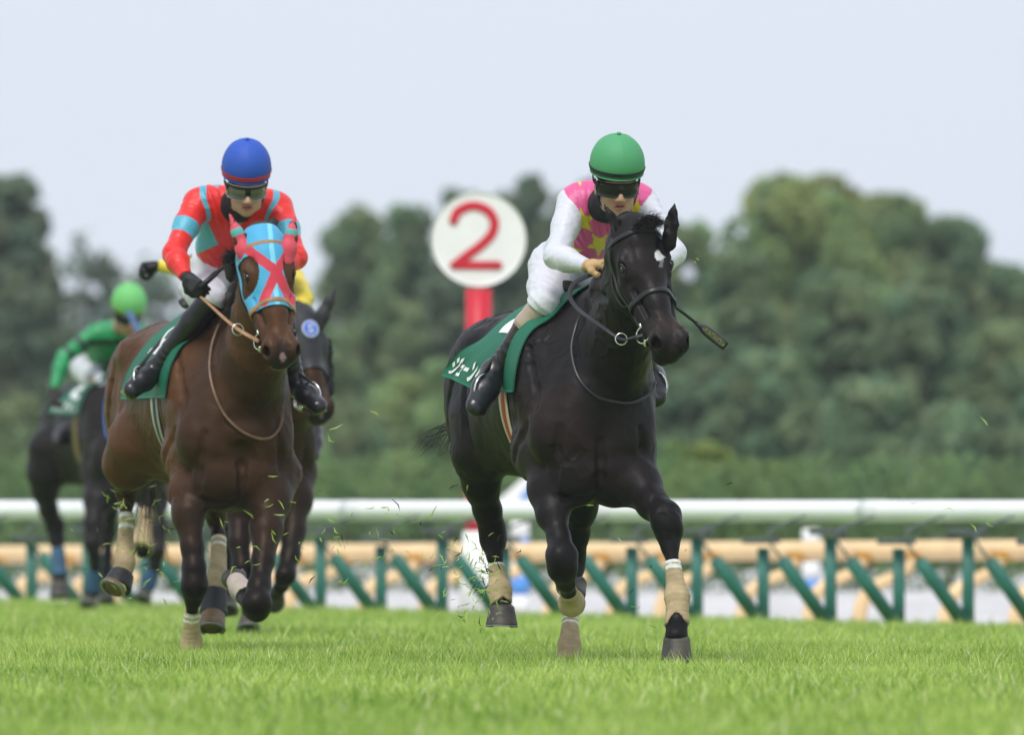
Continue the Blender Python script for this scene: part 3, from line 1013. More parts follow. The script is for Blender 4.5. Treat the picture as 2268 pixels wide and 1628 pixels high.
    # mane
    for q in c.get('mane', []):
        rr = catmull([p(*z) for z in q['pts']], 6)
        dd = np.tile(nrm(q['dir']), (len(rr), 1))
        v, f = strands(rr, dd, q.get('len', .12), q.get('n', 300), q.get('w', .003), q.get('droop', .5), rs, q.get('spread', .3), 6, .3)
        ob = mk(q.get('name', 'mane'), v, f, c['hairmat'], root)
        if 'base' in q:
            u_, v_, y_, r_ = q['base']; Sb = SDF().ell(p(u_, v_, y_), r_); bv, bf = Sb.mesh(.006)
            bv = bv + Sb.grad(bv) * (np.sin(bv[:, :1] * 520 + 3 * wob(bv, 30, 1)[:, None]) * .0016); mk('hair_tuft', bv, bf, c['hairmat'], ob)
    return dict(SH=SH, S=S, T=T, H=H, p=p, root=root, body=body, D0=D0, sa=sa, ca=ca, RT=RT, RH=RH, hs=hs, hdir=(e1, e2, e3), c=c)


def hit(h, u, v, off=.0, dy=-1.3):
    O = W(u, v, h['D0'] + dy); d = nrm(O - np.array([0, 0, CAM_H]))
    return h['S'].ray(O[None], d[None], off, 3.5, 110)[0]


def strap(h, P, w, t, name, m, parent, snap=True, off=.003, n=6, smooth=True):
    P = catmull(P, n) if smooth else np.asarray(P, float)
    if snap: P = h['SH'].snap(P, off)
    N = h['SH'].grad(P)
    v, f = sweep(P, N, w, t)
    return mk(name, v, f, m, parent)


def bridle(h, label, colb, nose_m=None, brow_m=None, chin=True):
    H, p = h['H'], h['p']
    m = colb
    r = empty('bridle', h['P0b'] if 'P0b' in h else H(.1, 0, 0), label, 'bridle')
    strap(h, [H(.085, -.085, -.12), H(.078, -.075, -.03), H(.078, 0, 0), H(.078, .075, -.03), H(.085, .085, -.12)], .010, .0035, 'browband', brow_m or m, r, off=.004)
    strap(h, [H(-.02, -.06, -.12), H(-.07, 0, -.10), H(-.02, .06, -.12)], .008, .003, 'headpiece', m, r, off=.006)
    for s in (-1, 1):
        strap(h, [H(.06, s * .09, -.08), H(.13, s * .095, -.14), H(.26, s * .10, -.16), H(.36, s * .08, -.145), H(.455, s * .06, -.112)], .0075, .003, 'cheekpiece', m, r)
        strap(h, [H(.08, s * .09, -.09), H(.2, s * .1, -.185), H(.30, s * .09, -.19), H(.345, s * .08, -.14)], .005, .0025, 'cheekpiece', m, r)
        c = h['SH'].snap(np.array([H(.475, s * .062, -.100)]), .008)[0]
        v, f = ring(c, h['hdir'][1] * s + h['hdir'][2] * .5, .036, .0035)
        mk('bit_ring', v, f, mat('steel', (.72, .71, .68), .25, metal=1), r)
        v, f = box(c - h['hdir'][0] * .042, h['RH'], .012, .004, .009, .002)
        mk('buckle', v, f, MATS['steel'], r)
        v, f = tube([c + h['hdir'][0] * .03 + h['hdir'][2] * .012, c + h['hdir'][0] * .045 - h['hdir'][2] * .006, H(.50, s * .04, -.122)], .0075)
        mk('bit', v, f, MATS['steel'], r)
        h['bit%d' % s] = c
    strap(h, [H(.37, -.062, -.15), H(.355, -.075, -.11), H(.335, -.055, -.045), H(.33, 0, 0), H(.335, .055, -.045), H(.355, .075, -.11), H(.37, .062, -.15)], .011, .0045, 'noseband', nose_m or m, r, off=.005)
    strap(h, [H(.46, -.055, -.12), H(.47, -.03, -.16), H(.47, 0, -.175), H(.47, .03, -.16), H(.46, .055, -.12)], .006, .003, 'chin_strap', m, r)
    return r


def clothgrid(h, f0, f1, a0, a1, nf, na, off=.012, flare=None, zc=1.18, drape=None):
    """drape a cloth: rows along the back, columns down each side; returns grid (nf,na,3)"""
    fs = np.linspace(f0, f1, nf); an = np.radians(np.linspace(a0, a1, na)); fm = f1 - .40
    G = np.zeros((nf, na, 3))
    for i, f in enumerate(fs):
        zt = zc
        ft = [f0 + (f - f0) * ((fm + .40 * min(1, abs(t) / 1.5)) - f0) / (f1 - f0) for t in an]
        cen = np.array([h['T'](q, 0, zt) for q in ft])
        O = np.array([h['T'](q, math.sin(t) * .75, zt + math.cos(t) * .75) for q, t in zip(ft, an)])
        d = cen - O; d /= np.linalg.norm(d, axis=1, keepdims=True)
        G[i] = h['S'].ray(O, d, off, .74, 70)
    return fs, an, G


def grid_mesh(G, thick, name, m, parent, col=None):
    nf, na, _ = G.shape
    Tf = np.gradient(G, axis=0); Ta = np.gradient(G, axis=1)
    N = np.cross(Tf, Ta); N /= np.maximum(np.linalg.norm(N, axis=-1, keepdims=True), 1e-9)
    V = np.concatenate([(G + N * thick).reshape(-1, 3), (G - N * thick).reshape(-1, 3)])
    F = []
    q = nf * na
    I = lambda i, j: i * na + j
    for i in range(nf - 1):
        for j in range(na - 1):
            F.append((I(i, j), I(i + 1, j), I(i + 1, j + 1), I(i, j + 1)))
            F.append((q + I(i, j), q + I(i, j + 1), q + I(i + 1, j + 1), q + I(i + 1, j)))
    ed = [I(i, 0) for i in range(nf)] + [I(nf - 1, j) for j in range(1, na)] + [I(i, na - 1) for i in range(nf - 2, -1, -1)] + [I(0, j) for j in range(na - 2, 0, -1)]
    for x, y in zip(ed, ed[1:] + ed[:1]): F.append((x, y, q + y, q + x))
    return mk(name, V, F, m, parent), N


def text_on(G, txt, s0, s1, t0, t1, name, m, parent, side=1, off=.004, font=None, bold=0.0, flip=False):
    """lay lettering on the cloth grid. s: along rows 0..1, t: across columns 0..1"""
    cu = bpy.data.curves.new('t', 'FONT'); cu.body = txt; cu.size = 1; cu.offset = bold
    ob = bpy.data.objects.new('t', cu); COL.objects.link(ob)
    dg = bpy.context.evaluated_depsgraph_get(); me = bpy.data.meshes.new_from_object(ob.evaluated_get(dg))
    bm = bmesh.new(); bm.from_mesh(me)
    bmesh.ops.triangulate(bm, faces=bm.faces)
    xs = [v.co.x for v in bm.verts]; ys = [v.co.y for v in bm.verts]
    xa, xb, ya, yb = min(xs), max(xs), min(ys), max(ys)
    for _ in range(6):
        ed = [e for e in bm.edges if abs(e.verts[0].co.x - e.verts[1].co.x) > (xb - xa) / 26 or abs(e.verts[0].co.y - e.verts[1].co.y) > (yb - ya) / 10]
        if not ed: break
        bmesh.ops.subdivide_edges(bm, edges=ed, cuts=1)
        bmesh.ops.triangulate(bm, faces=bm.faces)
    bm.verts.index_update()
    P = np.array([v.co[:2] for v in bm.verts]); F = [[v.index for v in f.verts] for f in bm.faces]
    bm.free(); bpy.data.objects.remove(ob)
    x = (P[:, 0] - xa) / (xb - xa); y = (P[:, 1] - ya) / (yb - ya)
    S_ = s0 + (s1 - s0) * x; T_ = t0 + (t1 - t0) * y
    nf, na, _ = G.shape
    gi = np.clip(S_ * (nf - 1), 0, nf - 1.001); gj = np.clip(T_ * (na - 1), 0, na - 1.001)
    i = gi.astype(int); j = gj.astype(int); fi = (gi - i)[:, None]; fj = (gj - j)[:, None]
    pos = G[i, j] * (1 - fi) * (1 - fj) + G[i + 1, j] * fi * (1 - fj) + G[i, j + 1] * (1 - fi) * fj + G[i + 1, j + 1] * fi * fj
    Tf = np.gradient(G, axis=0); Ta = np.gradient(G, axis=1); N = np.cross(Tf, Ta); N /= np.maximum(np.linalg.norm(N, axis=-1, keepdims=True), 1e-9)
    cen = G.reshape(-1, 3).mean(0) - np.array([0, 0, .35])
    nn = N[i, j]
    sg = np.sign(((pos - cen) * nn).sum(1)).mean() or 1
    pos = pos + nn * (1 if sg > 0 else -1) * off
    return mk(name, pos, F, m, parent, smooth=False)


def girth(h, f, colc, cole, parent, w=.060, slope=0.06):
    an = np.radians(np.linspace(62, 298, 60))
    for name, offx, ww, m, of in (('girth', 0, w * .46, colc, .007), ('girth_edge', -w * .72, w * .26, cole, .006), ('girth_edge', w * .72, w * .26, cole, .006)):
        O = []; D = []
        for t in an:
            ff = f + offx + slope * (1 + math.cos(t)) * .5
            cen = h['T'](ff, 0, 1.15); o = h['T'](ff, math.sin(t) * .75, 1.15 + math.cos(t) * .75)
            O.append(o); D.append(nrm(cen - o))
        P = h['S'].ray(np.array(O), np.array(D), of, .74, 70)
        v, f_ = sweep(P, h['S'].grad(P), ww, .0035)
        mk(name, v, f_, m, parent)

# ------------------------------------------------------------------ riders
SKIN = (.52, .30, .20)


def hand_sdf(S, wrist, fdir, palm_n, r=0.0, curl=70, thumb=1, sc=1.0, spread=.0):
    """palm and five bent fingers; fdir: direction knuckles, palm_n: the side the fingers close toward"""
    f = nrm(fdir); n = nrm(np.asarray(palm_n) - np.dot(palm_n, f) * f); s = np.cross(f, n)
    w = np.asarray(wrist, float)
    S.cone(w, w + f * .03 * sc, .024 * sc + r, .026 * sc + r, .02)
    for q in (-1.35, -.45, .45, 1.35):
        S.cone(w + f * .025 * sc + s * q * .012 * sc, w + f * .085 * sc + s * q * .018 * sc, .016 * sc + r, .0125 * sc + r, .008)
    for q, L in ((-1.5, .062), (-.5, .074), (.5, .078), (1.5, .070)):
        k0 = w + f * .088 * sc + s * q * .0185 * sc
        d = f; p_ = k0
        for j, fr in enumerate((.46, .30, .24)):
            a = math.radians(curl) * (.75 if j == 0 else 1.0)
            d2 = nrm(d * math.cos(a) + np.cross(s, d) * -math.sin(a)) if np.dot(np.cross(s, d), n) < 0 else nrm(d * math.cos(a) + np.cross(s, d) * math.sin(a))
            e = p_ + d2 * L * fr * sc
            S.cone(p_, e, (.0098 - j * .0012) * sc + r, (.0088 - j * .0012) * sc + r, .004)
            p_, d = e, d2
    b = w + f * .028 * sc - s * thumb * .026 * sc
    m1 = b + (f * .6 - s * thumb * .55 + n * .45) * .036 * sc
    m2 = m1 + (f * .75 + n * .7 + s * thumb * .1) * .030 * sc
    m3 = m2 + (f * .6 + n * .55 + s * thumb * .5) * .022 * sc
    S.chain([(b, .014 * sc + r), (m1, .0115 * sc + r), (m2, .0105 * sc + r), (m3, .0085 * sc + r)], .008)


def head_sdf(S, c, R, sc=1.0, neckbase=None):
    f, l, u = R

    def Q(a, b, d): return c + (f * a + l * b + u * d) * sc
    E = lambda a, b, d, r, k=.02, sub=False: S.ell(Q(a, b, d), np.array(r) * sc, R, k, sub)
    E(-.012, 0, .03, (.096, .075, .092))
    E(.028, 0, -.035, (.064, .060, .080), .03)
    E(.030, 0, -.085, (.046, .044, .036), .03)
    E(.060, 0, -.106, (.020, .021, .017), .02)
    for s in (-1, 1):
        E(.054, s * .036, -.036, (.026, .022, .024), .02)
        E(.020, s * .050, -.075, (.03, .014, .03), .02)
        E(.070, s * .033, .012, (.020, .026, .010), .014)
        E(.093, s * .012, -.047, (.011, .009, .008), .006)
        E(-.006, s * .079, -.022, (.017, .009, .031), .006)
        E(.002, s * .087, -.020, (.009, .005, .019), .004, True)
        E(.084, s * .032, -.008, (.014, .018, .012), .012, True)
        S.ell(Q(.070, s * .031, -.008), np.array((.0125, .0125, .0115)) * sc, R, .003)
    S.cone(Q(.082, 0, .004), Q(.106, 0, -.043), .0085 * sc, .0115 * sc, .012)
    E(.083, 0, -.071, (.014, .023, .0065), .005)
    E(.081, 0, -.083, (.013, .019, .0075), .005)
    E(.094, 0, -.0765, (.014, .021, .0022), .003, True)
    for s in (-1, 1): E(.104, s * .0065, -.056, (.004, .0032, .003), .002, True)
    return Q


def build_rider(c):
    D0 = c['D']
    p = lambda u, v, y: W(u, v, D0 + y)
    J = {k: p(*v) for k, v in c['J'].items()}
    root = empty('person', J['pelvis'] * [1, 1, 0] + [0, 0, 0], c['label'], 'jockey')
    h = c.get('h', .005)
    R = frame(c['face'], c.get('up', (0, 0, 1)))
    hc = J['head']
    # ---- torso / limb skeleton, shared by the body and its clothes
    tl = nrm(J['shL'] - J['shR']); ts = nrm(J['neck'] - J['pelvis']); tn = np.cross(tl, ts)
    mid = lambda a, b, t: J[a] * (1 - t) + J[b] * t
    RT_ = np.array([tl, ts, tn])

    def torso(S, g, k=.05):
        sc_ = (J['shL'] + J['shR']) / 2
        S.ell(J['pelvis'], (.155 + g, .115 + g, .115 + g), RT_, k)
        S.ell(J['pelvis'] * .52 + sc_ * .48, (.138 + g, .17 + g, .108 + g), RT_, k)
        S.ell(J['pelvis'] * .2 + sc_ * .8, (.162 + g, .15 + g, .115 + g), RT_, k)
        S.cone(J['shL'] * .85 + J['shR'] * .15, J['shR'] * .85 + J['shL'] * .15, .078 + g, .078 + g, k)

    def arms(S, g, gl=0.0, k=.03, which='LR'):
        for q in which:
            s_, e_, w_ = J['sh' + q], J['el' + q], J['wr' + q]
            S.cone(s_, s_ * .55 + e_ * .45, .062 + g, .052 + g, k)
            S.cone(s_ * .55 + e_ * .45, e_, .052 + g, .043 + g, k)
            S.cone(e_, e_ * .65 + w_ * .35, .043 + g + gl, .043 + g + gl, k)
            S.cone(e_ * .65 + w_ * .35, w_, .043 + g + gl, .027 + g, k)

    def thighs(S, g, k=.03):
        for q in 'LR':
            hp = J['hip' + q]; kn = J['kn' + q]
            S.cone(hp, hp * .5 + kn * .5, .098 + g, .083 + g, .05)
            S.cone(hp * .5 + kn * .5, kn, .083 + g, .060 + g, k)

    def shins(S, g, k=.03):
        for q in 'LR':
            kn, an = J['kn' + q], J['an' + q]
            S.cone(kn, kn * .68 + an * .32, .055 + g, .052 + g, k)
            S.cone(kn * .68 + an * .32, an, .052 + g, .034 + g, k)

    def feet(S, g):
        for q in 'LR':
            an, to = J['an' + q], J['to' + q]
            hl = an * 1.0 - nrm(to - an) * .015 + nrm(an - J['kn' + q]) * .035
            S.cone(an, hl, .034 + g, .036 + g, .02)
            S.cone(hl, to, .036 + g, .037 + g, .03, flat=(nrm(np.cross(np.cross(an - J['kn' + q], to - an), to - an)), .8))
    S = SDF(); torso(S, -.012); arms(S, -.010); thighs(S, -.010); shins(S, -.008); feet(S, -.008)
    S.cone(J['neck'], hc - R[2] * .07 - R[0] * .02, .056, .052, .03)
    Q = head_sdf(S, hc, R, 1.07)
    for q in 'LR': hand_sdf(S, J['wr' + q], c['hand' + q][0], c['hand' + q][1], 0, c.get('curl', 70), c['hand' + q][2])
    V, F = S.mesh(h)
    lc = (V - hc) @ R.T
    cm = np.tile(np.array(c.get('skin', SKIN)), (len(V), 1))
    m = (abs(lc[:, 2] + .078) < .013) & (abs(lc[:, 1]) < .026) & (lc[:, 0] > .075); cm[m] = (.42, .15, .12)
    m = (abs(lc[:, 2] + .0765) < .0035) & (abs(lc[:, 1]) < .02) & (lc[:, 0] > .06); cm[m] = (.09, .03, .025)
    for s in (-1, 1):
        d = np.linalg.norm(lc - np.array([.080, s * .031, -.008]), axis=1); m = d < .010; cm[m] = (.6, .58, .55); cm[d < .0055] = (.02, .012, .01)
    cm[(lc[:, 2] > .02) & (lc[:, 0] < .03) & (np.linalg.norm(lc, axis=1) < .16)] = (.02, .015, .012)
    mk('body', V, F, mat('skin', attr=True, rough=.5, sub=.12, bump=.15, bscale=160, bdist=.002), root, col=cm)
    # ---- jacket
    S1 = SDF(); torso(S1, .006); St = S1
    S2 = SDF(); arms(S2, .004, .002)
    Sj = SDF(); torso(Sj, .006); arms(Sj, .004, .002)
    for q in 'LR':
        w_, e_ = J['wr' + q], J['el' + q]
        Sj.half(w_ - nrm(w_ - e_) * c.get('cuff', .0), w_ - e_, .004, .09)
        Sj.cone(w_, w_ + nrm(w_ - e_) * .2, .12, .14, .004, True) if False else None
    # waist end and neck opening
    Sj.half(J['pelvis'] * .80 + J['neck'] * .20, J['pelvis'] - J['neck'], .006, .24)
    Sj.ell(J['neck'] + (hc - J['neck']) * .45, (.062, .062, .075), R, .01, True)
    V, F = Sj.mesh(min(h, .005))
    G = Sj.grad(V)
    # creases: deeper near the elbows, shoulders and waist
    dd = np.minimum.reduce([np.linalg.norm(V - J[k], axis=1) for k in ('elL', 'elR', 'shL', 'shR')])
    amt = .0010 + .0032 * np.exp(-(dd / .08) ** 2)
    dE = np.minimum(np.linalg.norm(V - J['elL'], axis=1), np.linalg.norm(V - J['elR'], axis=1))
    cre = np.sin(V @ np.array([25, 10, 95.]) + 3.2 * wob(V, 11, 2)) * .6 + np.sin(V @ np.array([-60, 20, 60.]) + 3 * wob(V, 9, 6)) * .4
    cre = 1 - np.abs(cre) * 1.6
    cre = cre * np.clip(.4 + wob(V, 13, 7), 0, 1)
    fold = np.zeros(len(V))
    for q in 'LR':
        for a_, b_ in ((J['sh' + q], J['el' + q]), (J['el' + q], J['wr' + q])):
            ab = b_ - a_; L2 = ab @ ab; t = (V - a_) @ ab / L2; rr = np.linalg.norm(V - (a_ + np.clip(t, 0, 1)[:, None] * ab), axis=1)
            m = np.clip((.085 - rr) / .02, 0, 1) * np.clip(.25 + 1.3 * wob(V, 9, 5), 0, 1) * (.35 + np.exp(-((t - (1 if b_ is J['el' + q] else 0)) / .35) ** 2))
            fold += m * (np.abs(np.sin(t * np.sqrt(L2) * 95 + 2.8 * wob(V, 15, 3))) ** .5 - .7) * .0075
    near = np.exp(-(np.minimum(np.linalg.norm(V - J['shL'], axis=1), np.linalg.norm(V - J['shR'], axis=1)) / .16) ** 2)
    tor = np.clip((S2(V) - S1(V)) / .02, 0, 1)
    fold += tor * (.45 + near) * np.clip(.35 + 1.2 * wob(V, 7, 8), 0, 1) * (np.abs(np.sin(V @ np.array([78, -20, 16.]) + 3.4 * wob(V, 8, 1))) ** .5 - .7) * .0100
    V = V + G * fold[:, None]
    V = V + G * (amt * cre)[:, None] + G * (wob(V, 14, 3) * .002)[:, None]
    cm = c['silks'](V, S1(V), S2(V), J)
    mk('jacket', V, F, mat('silk', attr=True, rough=.40, sheen=.2, bump=.5, bscale=13, bdist=.022, var=.05, vscale=9, bump2=(.25, 900, .001)), root, col=cm)
    # collar / gaiter
    if c.get('hood') is not None:
        Sg = SDF()
        Sg.cone(J['neck'], hc - R[2] * .055 - R[0] * .028, .080, .068, .02)
        Sg.ell(hc - R[2] * .052 - R[0] * .018, (.074, .083, .072), R, .02)
        Sg.ell(hc + R[0] * .085 - R[2] * .055, (.088, .066, .105), R, .008, True)
        Sg.half(hc + R[2] * .012, R[2], .004, .2)
        V, F = Sg.mesh(.006); V = V + Sg.grad(V) * (wob(V, 45, 2) * .003)[:, None]
        mk('hood', V, F, mat('hood_black', (.010, .010, .012), .8, bump=.5, bscale=50, bdist=.006), root)
    # ---- breeches
    Sb = SDF()
    Sb.ell(J['pelvis'], (.160, .122, .122), RT_, .05)
    Sb.ell(J['pelvis'] * .75 + J['neck'] * .25, (.140, .10, .112), RT_, .05)
    thighs(Sb, .004)
    for q in 'LR':
        kn, an = J['kn' + q], J['an' + q]; Sb.cone(kn, kn * .92 + an * .08, .062, .059, .03)
        Sb.half(kn * (1 - c.get('bk', .08)) + an * c.get('bk', .08), an - kn, .005, .085)
    V, F = Sb.mesh(min(h, .006)); G = Sb.grad(V)
    dk = np.minimum.reduce([np.linalg.norm(V - J[k], axis=1) for k in ('knL', 'knR', 'hipL', 'hipR')])
    cre = 1 - 1.7 * np.abs(np.sin(V @ np.array([70, 12, 50.]) + 2.6 * wob(V, 10, 5)))
    V = V + G * ((.0012 + .0030 * np.exp(-(dk / .08) ** 2)) * cre)[:, None]
    for q in 'LR':
        a_, b_ = J['hip' + q], J['kn' + q]; ab = b_ - a_; t = (V - a_) @ ab / (ab @ ab)
        m = np.clip(.2 + 1.2 * wob(V, 9, 5), 0, 1) * (.3 + np.exp(-((t - 1) / .3) ** 2) + np.exp(-(t / .25) ** 2))
        rr = np.linalg.norm(V - (a_ + np.clip(t, 0, 1)[:, None] * ab), axis=1)
        V = V + G * (m * np.clip((.14 - rr) / .03, 0, 1) * (np.abs(np.sin(V @ np.array([55, -35, 45.]) + 3 * wob(V, 11, 6))) ** .5 - .7) * .0048)[:, None]
    cm = np.tile(np.array((.66, .66, .72)), (len(V), 1))
    mk('breeches', V, F, mat('breeches', attr=True, rough=.5, sheen=.2, bump=.5, bscale=13, bdist=.018), root, col=cm)
    # ---- boots, one mesh each
    for q in 'LR':
        kn, an, to = J['kn' + q], J['an' + q], J['to' + q]
        Sf = SDF()
        top = kn * (1 - c['bt']) + an * c['bt']
        Sf.cone(top, kn * .66 + an * .34, .058 if c['bt'] < .2 else .052, .056, .02)
        Sf.cone(kn * .66 + an * .34, an, .056, .040, .02)
        if c['bt'] >= .0: Sf.half(top, kn - an, .004, .085)
        hl = an - nrm(to - an) * .012 + nrm(an - kn) * .038
        up = nrm(an - kn); sd = nrm(np.cross(up, to - an)); nn = nrm(np.cross(to - an, sd))
        fw = c.get('fw', .004)
        Sf.cone(an, hl, .040, .042 + fw, .02)
        Sf.cone(hl, (hl + to) / 2, .042 + fw, .044 + fw, .03)
        Sf.cone((hl + to) / 2, to, .046 + fw, .039 + fw, .03, flat=(nn, .74))
        V, F = Sf.mesh(.005); G = Sf.grad(V)
        ax = nrm(an - kn); t = ((V - kn) @ ax) / np.linalg.norm(an - kn)
        wr = (np.exp(-((t - .85) / .2) ** 2) * .0032 + .0006) * np.clip(.6 + wob(V, 12, 9), .1, 1)
        V = V + G * (wr * (1 - 1.6 * np.abs(np.sin(t * 26 + 3.2 * wob(V, 14, 2)))))[:, None]
        cm = c['bootcol'](V, t)
        mk('boot', V, F, mat(c.get('bootmat', 'boot_leather'), attr=True, rough=.32, coat=.15, bump=.3, bscale=45, bdist=.004), root, col=cm)
        if c.get('sole'):
            s0 = (hl + to) / 2 + nn * .0
            down = nn if nn @ ax > 0 else -nn
            v, f = box(s0 + down * .034 + nrm(to - hl) * .01, np.array([nrm(to - hl), sd, nn]), .125, .036, .005, .004)
            mk('boot_sole', v, f, mat('sole', (.16, .19, .05), .7, var=.3, vscale=60), root)
        if 'stir' in c:
            ce = (hl * .42 + to * .58)
            st = c['stir'][q]
            v1, f1 = ring(ce - st['up'] * np.array(1.0) * .02 if False else ce + np.array(st.get('o', (0, 0, .0))), st['n'], st.get('r', .062), .0055, up=st['up'], sy=1.12, a0=-28, a1=208)
            rr_ = c['saddle_root']
            so = mk('stirrup_iron', v1, f1, mat('steel', (.72, .71, .68), .25, metal=1), rr_)
            a_ = v1[:6].mean(0); b_ = v1[-8:-2].mean(0)
            v2, f2 = tube([a_, (a_ + b_) / 2, b_], .009); mk('tread', v2, f2, mat('rubber', (.02, .02, .02), .6), so)
            topi = v1.reshape(-1, 3)[len(v1) // 2 - 3]
            v3, f3 = tube([topi, topi * .5 + st['hang'] * .5, st['hang']], .0085); mk('stirrup_leather', v3, f3, mat('leather_dark', (.02, .016, .013), .5), rr_)
    # ---- gloves
    for q in 'LR':
        if c.get('glove') is None: continue
        Sg = SDF(); hand_sdf(Sg, J['wr' + q], c['hand' + q][0], c['hand' + q][1], .0022, c.get('curl', 70), c['hand' + q][2])
        V, F = Sg.mesh(.0042)
        mk('glove', V, F, mat('glove_%s' % c['seed'], c['glove'], .6, bump=.5, bscale=90, bdist=.003, var=.15, vscale=40), root)
    # ---- helmet
    hm = c['helmet']
    hcn = hc + R[2] * hm.get('lift', .083) - R[0] * .010
    tilt = math.radians(hm.get('tilt', 8))
    Rh = np.array([R[0] * math.cos(tilt) + R[2] * math.sin(tilt) * -1, R[1], R[2] * math.cos(tilt) + R[0] * math.sin(tilt)])
    rx, ry, rz = hm.get('r', (.133, .116, .128))
    nA, nE = 72, 26
    V = []
    for j in range(nE + 1):
        el = -.30 + (math.pi / 2 + .30) * j / nE
        for i in range(nA):
            az = 2 * math.pi * i / nA
            rr = 1 + .010 * abs(math.cos(3 * az)) ** 60 * (1 if j < nE - 1 else 0)   # stitched seams
            if el < 0: rr *= 1 - .05 * (el / .30) ** 2
            V.append(hcn + (Rh[0] * math.cos(az) * math.cos(el) * rx + Rh[1] * math.sin(az) * math.cos(el) * ry + Rh[2] * math.sin(el) * rz) * rr)
    # inside shell
    for i in range(nA):
        az = 2 * math.pi * i / nA
        V.append(hcn + (Rh[0] * math.cos(az) * rx + Rh[1] * math.sin(az) * ry) * .84 - Rh[2] * .03)
    V.append(hcn + Rh[2] * rz * .7)
    F = []
    for j in range(nE):
        for i in range(nA):
            k = (i + 1) % nA; F.append((j * nA + i, j * nA + k, (j + 1) * nA + k, (j + 1) * nA + i))
    o = (nE + 1) * nA
    for i in range(nA):
        k = (i + 1) % nA; F.append((i, o + i, o + k, k)); F.append((o + i, o + nA, o + k))
    hel = mk('helmet', V, F, hm['mat'], root)
    parts = []

    def band(e0, e1, out, name, m):
        G = []
        for e in np.linspace(e0, e1, 4):
            row = []
            for i in range(65):
                az = 2 * math.pi * i / 64; q = out * (1 - .05 * (min(e, 0) / .30) ** 2)
                row.append(hcn + (Rh[0] * math.cos(az) * math.cos(e) * (rx * q) + Rh[1] * math.sin(az) * math.cos(e) * (ry * q) + Rh[2] * math.sin(e) * rz))
            G.append(row)
        grid_mesh(np.array(G), .0015, name, m, hel)
    band(-.20, -.06, 1.018, 'helmet_band', hm['band'])
    # rim roll with the small front peak
    P = []
    for i in range(64):
        az = 2 * math.pi * i / 64
        pk = 1 + .035 * max(0, math.cos(az)) ** 2
        P.append(hcn + (Rh[0] * math.cos(az) * rx * pk + Rh[1] * math.sin(az) * ry) * .975 * math.cos(-.29) - Rh[2] * math.sin(.29) * rz)
    v, f = sweep(np.array(P), Rh[2], .005, .004, closed=True, prof='round'); mk('helmet_rim', v, f, hm['mat'], hel)
    sb = SDF().ell(hcn + Rh[2] * (rz + .004), (.010, .010, .006), Rh); v, f = sb.mesh(.002); mk('button', v, f, hm['mat'], hel)
    sv = SDF().ell(hcn - Rh[2] * .048, (.108, .094, .030), Rh, .01); sv.half(hcn - Rh[2] * .075, -Rh[2], .004, .2)
    v, f = sv.mesh(.006); mk('helmet_lining', v, f, mat('hood_black', (.010, .010, .012), .8), hel)
    # chin straps
    for s in (-1, 1):
        v, f = sweep(catmull([Q(.01, s * .088, .02), Q(.022, s * .078, -.045), Q(.035, s * .055, -.095), Q(.04, s * .01, -.122)], 5), R[1] * s, .006, .002)
        mk('chin_strap', v, f, mat('hood_black', (.010, .010, .012), .8), hel)
    # ---- goggles
    g = c['goggles']

    def gg(a0, a1, u0, u1, out, na=28, nu=6, dip=.0):
        u0 -= .009; u1 -= .006
        G = []
        for j in range(nu):
            tu = j / (nu - 1); row = []
            for i in range(na):
                az = math.radians(a0 + (a1 - a0) * i / (na - 1)); x_ = math.sin(az)
                lo = u0 + dip * max(0, 1 - abs(az) / .30)
                uu = lo + (u1 - lo) * tu
                rr = .081 * out; row.append(Q(math.cos(az) * (rr + .020 - abs(uu + .005) * .25), x_ * rr * .985, uu))
            G.append(row)
        return np.array(G)
    gm = grid_mesh(gg(-72, 72, -.030, .026, 1.06, dip=.016), .003, 'goggles', g['mat'], root)[0]
    for s in (-1, 1):
        grid_mesh(gg(min(s * 60, s * 8), max(s * 60, s * 8), -.022, .017, 1.115, 16, 6), .0015, 'lens', g['lens'], gm)
        v, f = sweep(catmull([Q(.045, s * .080, .0), Q(.0, s * .092, .012), Q(-.04, s * .090, .02)], 5), R[1] * s, .011, .002); mk('goggle_strap', v, f, mat('hood_black', (.01, .01, .012), .8), gm)
    if g.get('edge') is not None:
        G = gg(-70, 70, -.031, .027, 1.09, dip=.016)
        P = np.vstack([G[0], G[1:-1, -1], G[-1][::-1], G[1:-1, 0][::-1]])
        v, f = sweep(P, R[0], .0022, .0022, closed=True, prof='round'); mk('goggle_frame', v, f, g['edge'], gm)
    return dict(J=J, root=root, R=R, Q=Q, hc=hc, p=p, Sj=Sj)


def whip(A, B, label, textlab=None, flap=.0, r=.007, grip=.35, group=None):
    """racing whip: handle knob at A, padded flap end at B"""
    A = np.asarray(A, float); B = np.asarray(B, float); d = nrm(B - A); L = np.linalg.norm(B - A)
    root = empty('whip', A, label, 'whip', group)
    m = mat('whip_black', (.012, .012, .013), .45)
    v, f = tube([A, A + d * L * .5, A + d * L * .72], [r * 1.3, r, r * .9], smooth_path=False); mk('shaft', v, f, m, root)
    v, f = tube([A - d * .012, A + d * .1], [r * 1.6, r * 1.5]); mk('grip', v, f, m, root)
    P = np.array([A + d * L * t for t in (.68, .72, .76, .80, .86, .92, .97, 1.0)])
    v, f = sweep(P, [0, -1, .2], [.008, .010, .017, .0205, .021, .021, .021, .017], [.006, .006, .006, .005, .005, .005, .005, .004]); mk('padded_flap', v, f, m, root)
    return root, d, L

